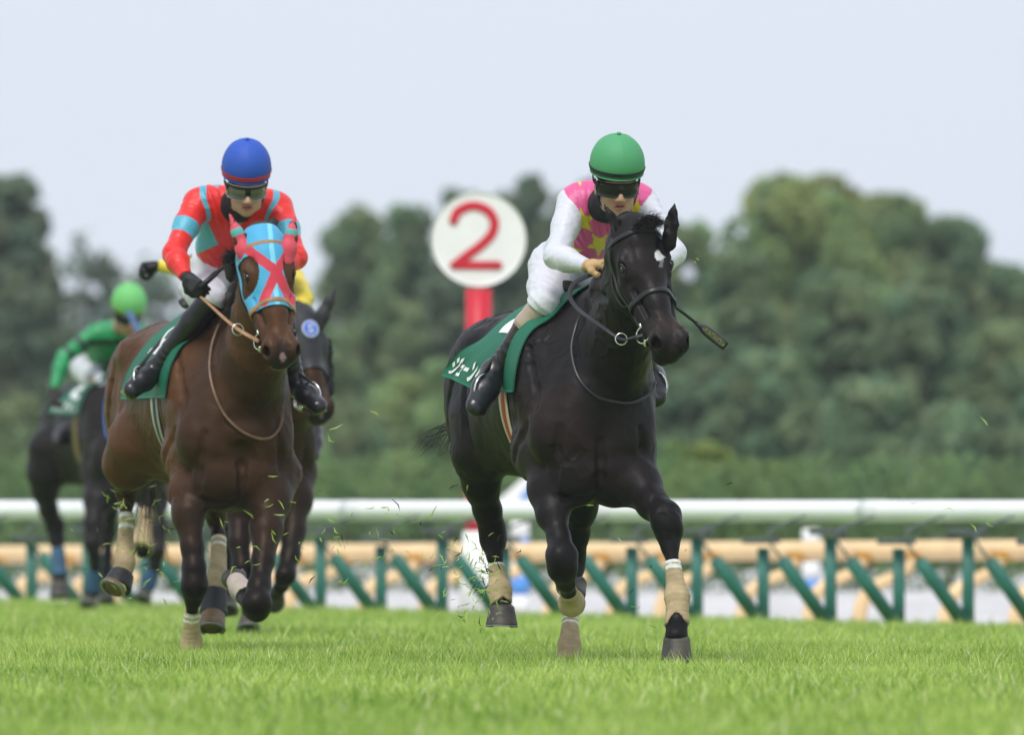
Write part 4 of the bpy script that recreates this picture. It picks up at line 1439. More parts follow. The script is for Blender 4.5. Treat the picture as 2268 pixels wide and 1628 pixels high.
# ------------------------------------------------------------------ racehorses and riders
m_hoof = mat('hoof_horn', (.045, .040, .036), .55, var=.35, vscale=30, bump=.6, bscale=40, bstretch=(1, 1, .3), bdist=.004, tint=(.10, .085, .06))
m_hoof2 = mat('hoof_horn_tan', (.16, .10, .05), .5, var=.4, vscale=25, bump=.5, bscale=40, bdist=.004)
m_blackcoat = mat('coat_black', attr=True, rough=.47, spec=.20, sheen=.0, bump=.30, bscale=120, bstretch=(1, 1, .25), bdist=.003, var=.15, vscale=6, bump2=(.35, 22, .006))
m_baycoat = mat('coat_bay', attr=True, rough=.46, spec=.24, sheen=.0, bump=.30, bscale=120, bstretch=(1, 1, .25), bdist=.003, var=.18, vscale=6, bump2=(.35, 22, .006))
m_baycoat.node_tree.nodes['Principled BSDF'].inputs['Specular Tint'].default_value = (1, .78, .62, 1)
m_hair = mat('horse_hair', (.012, .010, .010), .5)
m_lb = mat('leather_black', (.014, .014, .015), .38, bump=.3, bscale=150, bdist=.001)
m_lbr = mat('leather_tan', (.36, .19, .09), .5, bump=.3, bscale=100, bdist=.001, var=.2, vscale=30)
m_ldk = mat('leather_dark', (.02, .016, .013), .5)
m_cloth = mat('cloth_green', (.006, .135, .075), .62, bump=.3, bscale=10, bdist=.01, var=.06, vscale=5, bump2=(.2, 700, .001))
m_letter = mat('lettering_white', (.82, .83, .83), .6)
m_clothr = mat('cloth_navy', (.01, .02, .05), .6)


def coat_black(V, k):
    c = np.tile(np.array((.0075, .0062, .0062)), (len(V), 1))
    n = (wob(V, 4.5, 3) * .5 + .5)[:, None]
    low = np.clip((V[:, 2] - .35) / .6, 0, 1)[:, None]
    c = c + np.array([.012, .004, .002]) * (n ** 2) * low
    u, v = UV(V)
    H = k['H']
    # star on the forehead
    r = np.hypot((u - 1461) / 11, (v - 566) / 13.5 + .25 * np.clip((u - 1461) / 15, -1, 1) ** 2) + .14 * wob(V, 160, 2)
    front = V[:, 1] < H(.15, 0, -.06)[1]
    c[(r < 1) & front] = (.62, .62, .62)
    st = (np.abs(u - 1465) < 4 + 2 * wob(V, 200, 1)) & (v > 575) & (v < 592) & front; c[st] = (.16, .15, .15)
    d = np.linalg.norm(V - H(.49, .03, -.05), axis=1); m = np.exp(-(d / .06) ** 2)[:, None]; c = c + np.array([.075, .048, .038]) * m * .4
    d = np.linalg.norm(V - H(.49, -.03, -.05), axis=1); m = np.exp(-(d / .05) ** 2)[:, None]; c = c + np.array([.060, .042, .034]) * m * .35
    d = np.linalg.norm(V - H(.58, 0, -.12), axis=1); m = np.exp(-(d / .04) ** 2)[:, None]; c = c + np.array([.02, .02, .022]) * m
    return c


def coat_bay(V, k):
    c = np.tile(np.array((.084, .036, .015)), (len(V), 1))
    n = (wob(V, 3.5, 3) * .5 + .5)[:, None]
    c = c * (.75 + .5 * n)
    H, T = k['H'], k['T']
    pole = np.array([.0045, .004, .004])
    # black points on the lower legs; chest and neck front darker
    z = V[:, 2] + .05 * wob(V, 9, 4)
    fr_ = k.get('front', None)
    t = np.clip((.80 - z) / .34, 0, 1)[:, None]; c = c * (1 - t) + pole * t
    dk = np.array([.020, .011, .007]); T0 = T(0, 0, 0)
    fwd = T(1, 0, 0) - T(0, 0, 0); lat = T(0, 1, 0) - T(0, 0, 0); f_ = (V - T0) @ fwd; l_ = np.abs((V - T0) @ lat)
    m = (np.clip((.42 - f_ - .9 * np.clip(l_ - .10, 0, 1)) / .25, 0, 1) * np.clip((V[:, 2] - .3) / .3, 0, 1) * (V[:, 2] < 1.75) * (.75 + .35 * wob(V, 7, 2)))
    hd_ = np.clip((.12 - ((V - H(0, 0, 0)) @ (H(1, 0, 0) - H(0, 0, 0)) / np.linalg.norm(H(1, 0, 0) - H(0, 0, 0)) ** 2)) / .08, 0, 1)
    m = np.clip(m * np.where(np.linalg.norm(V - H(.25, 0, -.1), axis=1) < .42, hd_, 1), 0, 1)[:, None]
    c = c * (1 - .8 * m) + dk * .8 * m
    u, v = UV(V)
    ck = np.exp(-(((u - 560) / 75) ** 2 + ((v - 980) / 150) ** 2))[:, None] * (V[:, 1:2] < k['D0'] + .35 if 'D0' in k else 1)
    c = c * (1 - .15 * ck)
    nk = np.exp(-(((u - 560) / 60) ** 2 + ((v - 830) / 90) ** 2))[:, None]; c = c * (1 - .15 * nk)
    d = np.linalg.norm(V - H(.56, 0, -.08), axis=1); m = np.exp(-(d / .098) ** 4)[:, None]; c = c * (1 - m) + np.array([.016, .014, .015]) * m
    d = np.linalg.norm((V - H(.578, 0, -.045)) @ np.array([k['H'](1, 0, 0) - k['H'](0, 0, 0), k['H'](0, 1, 0) - k['H'](0, 0, 0), k['H'](0, 0, 1) - k['H'](0, 0, 0)]).T * np.array([1.0, 1.5, .6]), axis=1)
    m = (d < .024 + .006 * wob(V, 120, 2))
    c[m] = (.26, .17, .155)
    d = np.linalg.norm(V - H(.585, 0, -.13), axis=1); c[d < .045] = (.24, .19, .14)
    # socks
    for (q, r) in k.get('socks', []): c[np.linalg.norm(V - q, axis=1) < r] = (.50, .42, .38)
    return c


B = dict(D=50.0, u=1329, a=15.7, h=.0072, label='black racehorse with a small white star galloping in front, ridden by the rider in pink', seed=3,
    mat=m_blackcoat, lidmat=mat('lid_dark', (.012, .010, .010), .45), hairmat=m_hair, hoofmat=m_hoof, colour=coat_black,
    neck=[((1350, 850, .30), (1372, 740, .02), .235, .150, .10), ((1372, 740, .02), (1390, 640, -.16), .150, .118, .08), ((1390, 640, -.16), (1414, 530, -.32), .118, .085, .07),
          ((1300, 720, .50), (1350, 640, .12), .10, .070, .12), ((1350, 640, .12), (1396, 535, -.20), .070, .055, .08), ((1380, 800, .0), (1400, 690, -.2), .10, .085, .08)],
    head=dict(poll=(1414, 470, -.36), nose=(1503, 782, -.64), yaw=21, s=1.09, w=1.14),
    ears=[((1394, 548, -.34), (1338, 452, -.30), (.15, -.95, .1)), ((1484, 524, -.36), (1494, 450, -.36), (-.45, -.85, .2))],
    legs=dict(
        fl=dict(pts=[(1392, 1005, .22, .105), (1418, 1075, .08, .083), (1446, 1118, -.02, .062), (1474, 1142, -.10, .060), (1480, 1175, -.12, .056), (1484, 1208, -.14, .033), (1492, 1262, -.18, .024), (1499, 1322, -.22, .038), (1500, 1350, -.24, .038), (1499, 1378, -.27, .043), (1498, 1408, -.28, .050)],
                k=[.06, .05, .04, .03, .03, .03, .03, .02, .02], lumps=[(1462, 1150, -.14, (.035, .04, .045)), (1488, 1156, -.15, (.03, .03, .04))],
                hoof=dict(top=(1499, 1410, -.28), bot=(1498, 1470, -.275), rt=.056, rb=.069, shoe=False),
                band=dict(pts=[(1489, 1243, -.168, .0325), (1494, 1280, -.19, .033), (1500, 1324, -.22, .053), (1501, 1348, -.238, .043), (1500, 1380, -.270, .050)], tape=[(.003, .019), (.024, .042)],
                          cut=((1499, 1354, -.285), (1498, 1400, -.325), .004, .064))),
        fr=dict(pts=[(1222, 1010, .25, .110), (1214, 1085, .12, .078), (1224, 1140, .04, .062), (1238, 1195, -.04, .044), (1244, 1232, -.09, .062), (1246, 1262, -.09, .056), (1252, 1290, -.04, .038), (1262, 1322, .10, .030), (1267, 1336, .18, .042), (1272, 1322, .25, .036)],
                k=[.06, .05, .04, .035, .03, .03, .03, .02, .02], lumps=[(1238, 1240, -.13, (.035, .04, .05)), (1254, 1252, -.12, (.03, .035, .045))],
                hoof=dict(top=(1272, 1325, .25), bot=(1266, 1290, .33), rt=.050, rb=.066, front=(0, .2, -1)),
                band=dict(pts=[(1259, 1312, .05, .034), (1263, 1322, .10, .038), (1266, 1337, .16, .056), (1269, 1333, .19, .050)], tape=[])),
        hr=dict(pts=[(1078, 940, 1.18, .150), (1062, 1010, 1.16, .105), (1066, 1075, 1.22, .070), (1080, 1130, 1.30, .054), (1090, 1170, 1.36, .055), (1093, 1198, 1.36, .053), (1096, 1232, 1.33, .031), (1101, 1270, 1.30, .025), (1106, 1314, 1.26, .040), (1112, 1342, 1.22, .038)],
                k=[.08, .06, .05, .04, .03, .03, .03, .03, .02], lumps=[(1080, 1185, 1.40, (.03, .04, .04))],
                hoof=dict(top=(1112, 1342, 1.22), bot=(1111, 1387, 1.215), rt=.054, rb=.072),
                band=dict(pts=[(1098, 1250, 1.315, .034), (1102, 1275, 1.30, .034), (1106, 1308, 1.26, .054), (1110, 1334, 1.235, .045)], tape=[(.004, .016)],
                          cut=((1117, 1320, 1.195), (1112, 1352, 1.185), .004, .056))),
        hl=dict(pts=[(1270, 1000, 1.12, .140), (1288, 1075, 1.10, .085), (1284, 1130, 1.16, .064), (1276, 1180, 1.24, .052), (1268, 1230, 1.30, .052), (1266, 1262, 1.30, .048), (1264, 1300, 1.24, .029), (1263, 1370, 1.14, .026), (1261, 1430, 1.06, .042), (1259, 1462, 1.02, .042)],
                k=[.08, .06, .05, .04, .03, .03, .03, .03, .02],
                hoof=dict(top=(1259, 1462, 1.02), bot=(1258, 1500, .99), rt=.050, rb=.064),
                band=dict(pts=[(1263, 1368, 1.145, .032), (1263, 1400, 1.10, .033), (1261, 1432, 1.06, .046), (1259, 1466, 1.02, .052)], tape=[(.010, .022), (.034, .046)]))),
    tail=dict(pts=[(1.62, 0, 1.26), (1.78, .02, 1.22), (1.90, .02, 1.08), (1.96, -.0, .94), (2.0, -.02, .80)], len=.04, n=60, droop=.8, wisps=[[(1020, 930, 1.9), (990, 943, 1.92), (955, 965, 1.95), (930, 1010, 2.0)], [(1020, 938, 1.9), (1000, 948, 1.92), (985, 975, 1.95), (975, 1010, 2.0)]]),
    mane=[dict(name='mane', pts=[(1398, 520, -.34), (1378, 545, -.26), (1362, 590, -.14), (1350, 650, .02), (1332, 690, .18)], dir=(-.6, .1, -.5), len=.075, n=1100, w=.0020, droop=.35, spread=.22),
          dict(name='forelock', pts=[(1400, 512, -.40), (1418, 492, -.40), (1438, 486, -.41), (1458, 497, -.42)], dir=(.6, -.4, .45), len=.05, n=1000, w=.0017, droop=.5, spread=.2, base=(1434, 494, -.37, (.046, .040, .034)))])

N_ = dict(D=54.0, u=535, a=16, h=.0076, kz=1.055, zr=1.5, dz=.03, low=.80, nub=1, socks=[(532, 1308, .05, .075), (524, 1292, .1, .06)], label='bay racehorse in a blue and red face mask, second in the race', seed=4,
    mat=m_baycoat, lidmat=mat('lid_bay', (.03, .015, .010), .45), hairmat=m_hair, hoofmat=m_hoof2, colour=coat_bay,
    neck=[((545, 880, .30), (562, 780, .02), .240, .165, .10), ((562, 780, .02), (572, 690, -.16), .165, .125, .08), ((572, 690, -.16), (588, 575, -.32), .125, .085, .07),
          ((505, 730, .50), (540, 655, .12), .10, .070, .12), ((540, 655, .12), (570, 560, -.20), .070, .055, .08), ((570, 830, -.0), (585, 720, -.2), .11, .09, .08)],
    head=dict(poll=(588, 496, -.36), nose=(631, 792, -.60), yaw=12, s=1.10, w=1.14),
    ears=[((545, 562, -.34), (511, 480, -.33), (.3, -.9, .1)), ((638, 556, -.34), (652, 484, -.33), (-.3, -.9, .1))],
    legs=dict(
        fr=dict(pts=[(440, 1040, .22, .115), (415, 1090, .14, .080), (417, 1140, .06, .068), (426, 1215, .0, .048), (430, 1262, -.03, .052), (430, 1300, -.04, .058), (428, 1330, -.01, .032), (424, 1370, .04, .025), (424, 1420, .10, .040), (424, 1442, .10, .040)],
                k=[.06, .05, .04, .03, .03, .03, .03, .02, .02],
                hoof=dict(top=(424, 1456, .09), bot=(424, 1494, .09), rt=.048, rb=.062, shoe=False),
                band=dict(pts=[(426, 1354, .030, .035), (424, 1380, .055, .032), (424, 1425, .10, .048), (424, 1450, .10, .050)], tape=[(.010, .024), (.036, .050)])),
        fl=dict(pts=[(615, 1050, .22, .110), (600, 1110, .10, .084), (590, 1170, .0, .070), (584, 1240, -.10, .048), (574, 1298, -.18, .048), (569, 1338, -.23, .063), (568, 1348, -.20, .055), (550, 1332, -.06, .036), (534, 1308, .06, .050), (524, 1290, .10, .046)],
                k=[.06, .05, .04, .03, .03, .03, .03, .02, .02],
                hoof=dict(top=(523, 1288, .11), bot=(518, 1274, .18), rt=.050, rb=.058, front=(0, .2, -1), mat=m_hoof)),
        hr=dict(pts=[(302, 985, 1.02, .142), (283, 1030, 1.10, .105), (283, 1062, 1.28, .060), (281, 1085, 1.36, .052), (281, 1112, 1.34, .031), (280, 1150, 1.30, .027), (277, 1200, 1.26, .028), (276, 1248, 1.22, .040), (268, 1282, 1.20, .042)],
                k=[.08, .06, .04, .03, .03, .03, .03, .02],
                hoof=dict(top=(268, 1284, 1.19), bot=(252, 1310, 1.15), rt=.055, rb=.066, front=(-.6, -1, 0)),
                boot=dict(pts=[(272, 1270, 1.20, .055), (258, 1302, 1.16, .072)]),
                band=dict(pts=[(281, 1137, 1.31, .032), (279, 1180, 1.28, .033), (276, 1245, 1.22, .047), (271, 1272, 1.205, .042)], tape=[(.008, .030), (.060, .080)])),
        hl=dict(pts=[(420, 1020, 1.05, .140), (462, 1090, 1.15, .075), (475, 1125, 1.30, .050), (480, 1150, 1.34, .042), (484, 1185, 1.28, .028), (484, 1235, 1.20, .027), (481, 1290, 1.10, .040), (476, 1325, 1.06, .044)],
                k=[.08, .06, .04, .03, .03, .03, .02],
                hoof=dict(top=(474, 1338, 1.05), bot=(470, 1400, .98), rt=.052, rb=.066, front=(-.1, -1, 0)),
                boot=dict(pts=[(478, 1306, 1.07, .054), (472, 1362, 1.03, .066)]),
                band=dict(pts=[(485, 1192, 1.27, .033), (484, 1235, 1.20, .035), (481, 1288, 1.10, .048), (479, 1312, 1.08, .046)], tape=[(.010, .022), (.044, .058)]))),
    tail=dict(pts=[(1.62, 0, 1.28), (1.80, .02, 1.26), (1.95, .06, 1.1), (2.05, .08, .95), (2.10, .10, .80)], len=.35, n=300, droop=.2),
    mane=[dict(name='mane', pts=[(560, 545, -.33), (545, 590, -.2), (530, 640, -.05), (512, 690, .15)], dir=(-.45, .1, -.55), len=.075, n=700, w=.0022, droop=.5, spread=.2),
          dict(name='mane', pts=[(530, 585, -.22), (520, 575, -.2), (508, 590, -.15)], dir=(-.25, .1, .6), len=.06, n=1700, w=.0028, droop=.5, spread=.22, base=(511, 592, -.16, (.028, .035, .070)))])

Y3 = dict(D=62.5, u=600, a=17, h=.011, label='dark horse in a black hood with a blue badge, half hidden behind the bay horse', seed=5,
    mat=m_baycoat, lidmat=MATS['lid_bay'], hairmat=m_hair, hoofmat=m_hoof, colour=lambda V, k: coat_bay(V, dict(k, D0=10)) * .55,
    neck=[((610, 960, .30), (640, 880, .02), .225, .155, .10), ((640, 880, .02), (658, 800, -.16), .155, .120, .08), ((658, 800, -.16), (672, 730, -.32), .120, .085, .07),
          ((580, 820, .50), (615, 770, .12), .10, .070, .12), ((615, 770, .12), (655, 700, -.20), .070, .055, .08)],
    head=dict(poll=(671, 672, -.36), nose=(720, 924, -.62), yaw=20, s=1.08),
    ears=[((650, 715, -.34), (625, 655, -.33), (.3, -.9, .1)), ((712, 705, -.34), (742, 640, -.33), (-.45, -.85, .1))],
    legs=dict(
        fr=dict(pts=[(540, 1080, .22, .10), (534, 1130, .12, .080), (530, 1200, .02, .055), (536, 1260, -.04, .052), (545, 1300, .05, .032), (550, 1340, .12, .034), (550, 1372, .12, .036)], k=[.06, .05, .03, .03, .02, .02],
                hoof=dict(top=(550, 1365, .12), bot=(550, 1395, .08), rt=.045, rb=.06)),
        fl=dict(pts=[(660, 1050, .22, .10), (655, 1110, .10, .080), (650, 1180, .0, .060), (642, 1230, -.10, .050), (632, 1275, -.18, .050), (622, 1300, -.10, .034), (612, 1316, .05, .036)], k=[.06, .05, .04, .03, .03, .02],
                hoof=dict(top=(612, 1316, .06), bot=(606, 1325, .16), rt=.045, rb=.06, front=(0, .2, -1))),
        hr=dict(pts=[(360, 960, 1.05, .15), (345, 1030, 1.1, .10), (335, 1080, 1.28, .055), (328, 1110, 1.34, .045), (322, 1150, 1.2, .032), (318, 1205, 1.12, .042), (316, 1222, 1.10, .036)], k=[.08, .06, .04, .03, .03, .02],
                hoof=dict(top=(316, 1218, 1.10), bot=(318, 1205, 1.2), rt=.045, rb=.06, front=(0, .2, -1)),
                band=dict(pts=[(326, 1135, 1.26, .040), (320, 1160, 1.2, .040), (314, 1205, 1.12, .058), (312, 1212, 1.10, .056)], tape=[])),
        hl=dict(pts=[(470, 1000, 1.05, .14), (490, 1080, 1.1, .08), (500, 1130, 1.2, .055), (505, 1170, 1.3, .05), (505, 1230, 1.2, .033), (505, 1300, 1.1, .042), (505, 1320, 1.08, .04)], k=[.08, .06, .04, .03, .03, .02],
                hoof=dict(top=(505, 1325, 1.08), bot=(505, 1360, 1.0), rt=.045, rb=.06))),
    tail=dict(pts=[(1.62, 0, 1.28), (1.80, .02, 1.26), (1.95, .06, 1.1), (2.05, .08, .95)], len=.35, n=160, droop=.2),
    mane=[dict(pts=[(655, 705, -.3), (640, 740, -.2), (625, 780, -.05)], dir=(-.5, .1, -.3), len=.12, n=300, w=.003)])

G4 = dict(D=79.0, u=300, a=17, h=.012, label='nearly black horse with blue leg wraps, carrying the rider in green', seed=6,
    mat=m_blackcoat, lidmat=MATS['lid_dark'], hairmat=m_hair, hoofmat=m_hoof, colour=lambda V, k: np.tile(np.array((.014, .010, .009)), (len(V), 1)),
    neck=[((300, 975, .30), (318, 905, .02), .225, .155, .10), ((318, 905, .02), (332, 840, -.16), .155, .120, .08), ((332, 840, -.16), (345, 785, -.32), .120, .085, .07),
          ((270, 870, .50), (300, 825, .12), .10, .070, .12), ((300, 825, .12), (330, 765, -.20), .070, .055, .08)],
    head=dict(poll=(345, 748, -.36), nose=(366, 938, -.62), yaw=16, s=1.08),
    ears=[((330, 780, -.34), (318, 735, -.33), (.3, -.9, .1)), ((372, 775, -.34), (384, 730, -.33), (-.3, -.9, .1))],
    legs=dict(
        fr=dict(pts=[(222, 1060, .22, .11), (215, 1110, .10, .085), (208, 1160, .0, .062), (206, 1205, -.04, .055), (210, 1240, .0, .040), (212, 1275, .05, .034), (206, 1310, .1, .045), (200, 1325, .1, .045)], k=[.06, .05, .04, .03, .03, .02, .02],
                hoof=dict(top=(200, 1328, .1), bot=(196, 1345, .06), rt=.05, rb=.062),
                band=dict(pts=[(211, 1262, .04, .04), (206, 1305, .1, .052)], tape=[], col=(.04, .11, .22))),
        fl=dict(pts=[(345, 1050, .22, .10), (345, 1110, .10, .080), (346, 1170, .0, .060), (348, 1220, -.06, .055), (344, 1255, -.04, .036), (330, 1290, .0, .040), (325, 1310, .0, .040)], k=[.06, .05, .04, .03, .03, .02],
                hoof=dict(top=(322, 1312, .0), bot=(315, 1330, -.04), rt=.05, rb=.06), band=dict(pts=[(341, 1262, -.03, .04), (328, 1300, .0, .05)], tape=[], col=(.03, .09, .20))),
        hr=dict(pts=[(112, 1000, 1.15, .16), (100, 1050, 1.15, .115), (100, 1090, 1.2, .080), (108, 1130, 1.3, .060), (122, 1165, 1.36, .060), (126, 1195, 1.34, .050), (129, 1230, 1.3, .034), (132, 1280, 1.22, .042), (131, 1305, 1.2, .05)], k=[.08, .06, .05, .04, .03, .03, .03, .02],
                hoof=dict(top=(131, 1290, 1.2), bot=(132, 1325, 1.16), rt=.055, rb=.068),
                band=dict(pts=[(128, 1218, 1.31, .046), (132, 1275, 1.23, .055)], tape=[], col=(.06, .14, .24))),
        hl=dict(pts=[(250, 1010, 1.15, .14), (245, 1080, 1.15, .09), (242, 1130, 1.2, .060), (240, 1180, 1.3, .05), (238, 1230, 1.24, .033), (236, 1290, 1.2, .042), (236, 1310, 1.18, .04)], k=[.08, .06, .04, .03, .03, .02],
                hoof=dict(top=(236, 1310, 1.18), bot=(236, 1335, 1.14), rt=.05, rb=.06))),
    tail=dict(pts=[(1.62, 0, 1.28), (1.80, .02, 1.26), (1.95, .06, 1.1), (2.05, .08, .95)], len=.35, n=160, droop=.2),
    mane=[dict(pts=[(335, 770, -.3), (320, 800, -.2), (308, 830, -.05)], dir=(-.5, .1, -.3), len=.12, n=200, w=.003)])


def tack(h, label, clothcol, txt, num, girth_c, girth_e, T_txt=None, flare=.0, gf=.56, clothspan=(.33, 1.22, -98, 60), saddle=True):
    """saddle thing: seat, pad, number cloth with lettering, girth"""
    T = h['T']
    r = empty('saddle', T(.7, 0, 1.5), label, 'saddle')
    f0, f1, a0, a1 = clothspan
    fs, an, G = clothgrid(h, f0, f1, a0, a1, 34, 60, .014)
    # lift the rear lower corners as the cloth blows back
    for i, f in enumerate(fs):
        for j, t in enumerate(an):
            tr = max(0, (f - (f0 + f1) * .5) / (f1 - f0) * 2); ta = max(0, (abs(math.degrees(t)) - 45) / 50)
            sgn = -1 if t < 0 else 1
            q = flare * (tr ** 1.2) * (ta ** 1.3)
            G[i, j] += (h['RT'][1] * sgn * .055 + h['RT'][0] * .02 + np.array([0, 0, .075])) * q
            G[i, j] += (h['RT'][1] * sgn * .010 + np.array([0, 0, .006])) * math.sin(f * 22 + t * 5) * tr * ta * (1 if flare else 0)
    grid_mesh(G, .0022, 'saddle_cloth', clothcol, r)
    tc = 0 if True else 1
    if txt:
        # lettering reads from rear to front on the near side
        text_on(G, txt, .97, .24, .022, .165, 'lettering', m_letter, r, off=.006, bold=.035)
    if num:
        text_on(G, num, .74, .22, .185, .46, 'numeral', m_letter, r, off=.006, bold=.03)
    # saddle proper
    S = SDF()
    R0 = h['RT']
    zt = h['S'].ray(T(.70, 0, 2.0)[None], np.array([[0, 0, -1.0]]), 0, 1.2)[0][2]
    dz = zt - T(.7, 0, 0)[2]
    q = lambda f, l, z: T(f, l, 0) + [0, 0, dz + z]
    S.ell(q(.68, 0, .020), (.17, .09, .026), R0); S.ell(q(.53, 0, .040), (.04, .065, .034), R0, .04); S.ell(q(.80, 0, .035), (.05, .085, .022), R0, .04)
    for s in (): S.ell(q(.62, s * .14, -.05), (.13, .035, .12), np.array([R0[0], nrm(R0[1] + np.array([0, 0, s * .7])), nrm(R0[2] - s * .7 * R0[1])]), .03)
    v, f = S.mesh(.008); mk('seat', v, f, m_ldk, r)
    girth(h, gf, girth_c, girth_e, r)
    return r, G


m_gred = mat('girth_red', (.42, .03, .02), .6); m_gcream = mat('girth_cream', (.55, .47, .30), .7); m_gblack = mat('girth_black', (.012, .013, .016), .6)
m_ggrey = mat('girth_grey', (.42, .43, .36), .7); m_gyel = mat('girth_tan', (.22, .16, .05), .7)
WHO = DEV.get('who', 'BNYG')
HS = {}
for key, cfg in (('B', B), ('N', N_), ('Y', Y3), ('G', G4)):
    if key in WHO: HS[key] = build_horse(cfg)

if 'B' in HS:
    h = HS['B']
    sB, gB = tack(h, 'race saddle over a green number cloth with white katakana on the black horse', m_cloth, 'ジューンベロシティ', '9', m_gred, m_gcream, flare=1.0)
    pass
    bB = bridle(h, 'black leather bridle with metal bit rings on the black horse', m_lb)
    cR = h['bit-1']
    p = h['p']
    rr1, f1 = ring(p(1376, 751, -.42), (.1, -1, .1), .024, .003); mk('martingale_ring', rr1, f1, MATS['steel'], bB)
    rein = catmull([cR, p(1400, 748, -.50), p(1376, 751, -.42), p(1340, 728, -.36), p(1308, 706, -.28), p(1278, 682, -.16), p(1262, 655, -.08), p(1270, 630, -.02), p(1296, 613, .02), p(1334, 600, .05)], 7)
    v, f = sweep(rein, [0, -.8, .6], np.linspace(.008, .011, len(rein)), .0025); mk('rein', v, f, m_lb, bB)
    v, f = sweep(catmull([h['bit1'], p(1505, 730, -.45), p(1470, 660, -.1), p(1420, 610, .05)], 8), [0, -.8, .6], .009, .0025); mk('rein', v, f, m_lb, bB)
    # hanging neck strap
    pts = [hit(h, u, v, .010) for u, v in ((1290, 690), (1276, 723), (1266, 776), (1281, 836), (1318, 876), (1360, 890), (1401, 892), (1440, 872), (1452, 845))]
    v, f = sweep(catmull(pts, 6), [0, -1, .2], .006, .003); mk('neck_strap', v, f, m_lb, bB)
if 'N' in HS:
    h = HS['N']
    sN, gN = tack(h, 'race saddle over a green number cloth with a black girth on the bay horse', m_cloth, None, '4', m_gblack, m_ggrey, flare=.0, clothspan=(.30, 1.12, -98, 60))
    bN = bridle(h, 'tan and black bridle over the blue and red mask of the bay horse', m_lb, m_lbr, m_lbr)
    p = h['p']
    rn = catmull([h['bit-1'], p(536, 735, -.45), p(505, 712, -.32), p(470, 680, -.12), p(444, 657, .02)], 8)
    v, f = sweep(rn, [0, -.8, .6], np.linspace(.010, .006, len(rn)), .0025); mk('rein', v, f, m_lbr, bN)
    v1, f1 = ring(p(527, 730, -.42), (.3, -1, .1), .026, .003); mk('martingale_ring', v1, f1, MATS['steel'], bN)
    v, f = sweep(catmull([h['bit1'], p(652, 720, -.4), p(640, 650, -.0), p(610, 610, .1)], 8), [0, -.8, .6], .008, .0025); mk('rein', v, f, m_lb, bN)
    pts = [hit(h, u, v, .010) for u, v in ((486, 716), (470, 760), (464, 815), (474, 868), (497, 918), (535, 955), (575, 972), (605, 966), (624, 935), (628, 880))]
    v, f = sweep(catmull(pts, 6), [0, -1, .2], .006, .003); mk('neck_strap', v, f, mat('leather_wet', (.15, .08, .04), .4, var=.4, vscale=20), bN)


def face_mask(h, name, colfn, m, s1=.355, eye=True, off=.005, eyer=(.062, .050), a1=118):
    ns, na = 90, 120
    ss = np.linspace(-.02, s1, ns); an = np.radians(np.linspace(-a1, a1, na))
    H = h['H']; e1, e2, e3 = h['hdir']
    G = np.zeros((ns, na, 3))
    for i, s in enumerate(ss):
        for_s = np.array([s + (.045 * math.cos(2 * t) if False else 0) for t in an])
        cen = np.array([H(q, 0, -.115) for q in for_s])
        O = cen + (np.sin(an)[:, None] * e2 + np.cos(an)[:, None] * e3) * .22
        d = cen - O; d /= np.linalg.norm(d, axis=1, keepdims=True)
        G[i] = h['SH'].ray(O, d, off, .2, 60)
    I = lambda i, j: i * na + j
    ex = []
    V = G.reshape(-1, 3)
    keep = np.ones(len(V), bool)
    if eye:
        for s in (-1, 1):
            c_ = H(.222, s * .083, -.082); L_ = (V - c_)
            S0 = (V - H(0, 0, 0)) / h['hs']
            q = ((S0 @ e1 - .205) / .080) ** 2 + ((S0 @ e2 * s - .098 - .10 * (S0 @ e1 - .2)) / .046) ** 2
            keep &= ~((q < 1) & (S0 @ e3 > -.135))
    F = [(I(i, j), I(i, j + 1), I(i + 1, j + 1), I(i + 1, j)) for i in range(ns - 1) for j in range(na - 1) if keep[I(i, j)] and keep[I(i + 1, j + 1)] and keep[I(i + 1, j)] and keep[I(i, j + 1)]]
    o = mk(name, V, F, m, h['root'], col=colfn(V))
    so = o.modifiers.new('thick', 'SOLIDIFY'); so.thickness = .003; so.offset = 0
    return o


def ear_covers(h, m, colfn, le=1.06):
    for (eb, et, fc) in h['c']['ears']:
        A, B_ = h['p'](*eb), h['p'](*et); ax = nrm(B_ - A); L = np.linalg.norm(B_ - A)
        S = SDF(); S.chain([(A - ax * .045, .036), (A + ax * L * .10, .034), (A + ax * L * .60, .021), (A + ax * L * le, .006)], .03, flat=(nrm(np.cross(ax, [1, 0, 0])), .9))
        v, f = S.mesh(.005); mk('ear_cover', v, f, m, h['root'], col=colfn(v, A, ax, L))


def seg_d(u, v, a, b):
    a = np.array(a, float); b = np.array(b, float); d = b - a
    t = np.clip(((u - a[0]) * d[0] + (v - a[1]) * d[1]) / (d @ d), 0, 1)
    return np.hypot(u - a[0] - t * d[0], v - a[1] - t * d[1])


m_mask = mat('mask_fabric', attr=True, rough=.6, bump=.4, bscale=500, bdist=.001, bump2=(.25, 30, .006), sheen=.2)
if 'N' in HS:
    def mcol(V):
        u, v = UV(V); c = np.tile(np.array((.065, .38, .64)), (len(V), 1))
        c[np.abs(u - 603 - (v - 560) * .1) < 5] = (.22, .62, .80)
        x = np.minimum(np.minimum(seg_d(u, v, (548, 552), (612, 600)), seg_d(u, v, (612, 600), (645, 668))), np.minimum(seg_d(u, v, (642, 556), (612, 600)), seg_d(u, v, (612, 600), (584, 668))))
        c[x < 10.5] = (.62, .035, .065)
        return c
    face_mask(HS['N'], 'face_mask', mcol, m_mask)

    def ecol(v, A, ax, L):
        t = (v - A) @ ax / L; c = np.tile(np.array((.68, .07, .11)), (len(v), 1)); c[(t > .50) & (t < .68)] = (.10, .42, .42); return c
    ear_covers(HS['N'], m_mask, ecol)
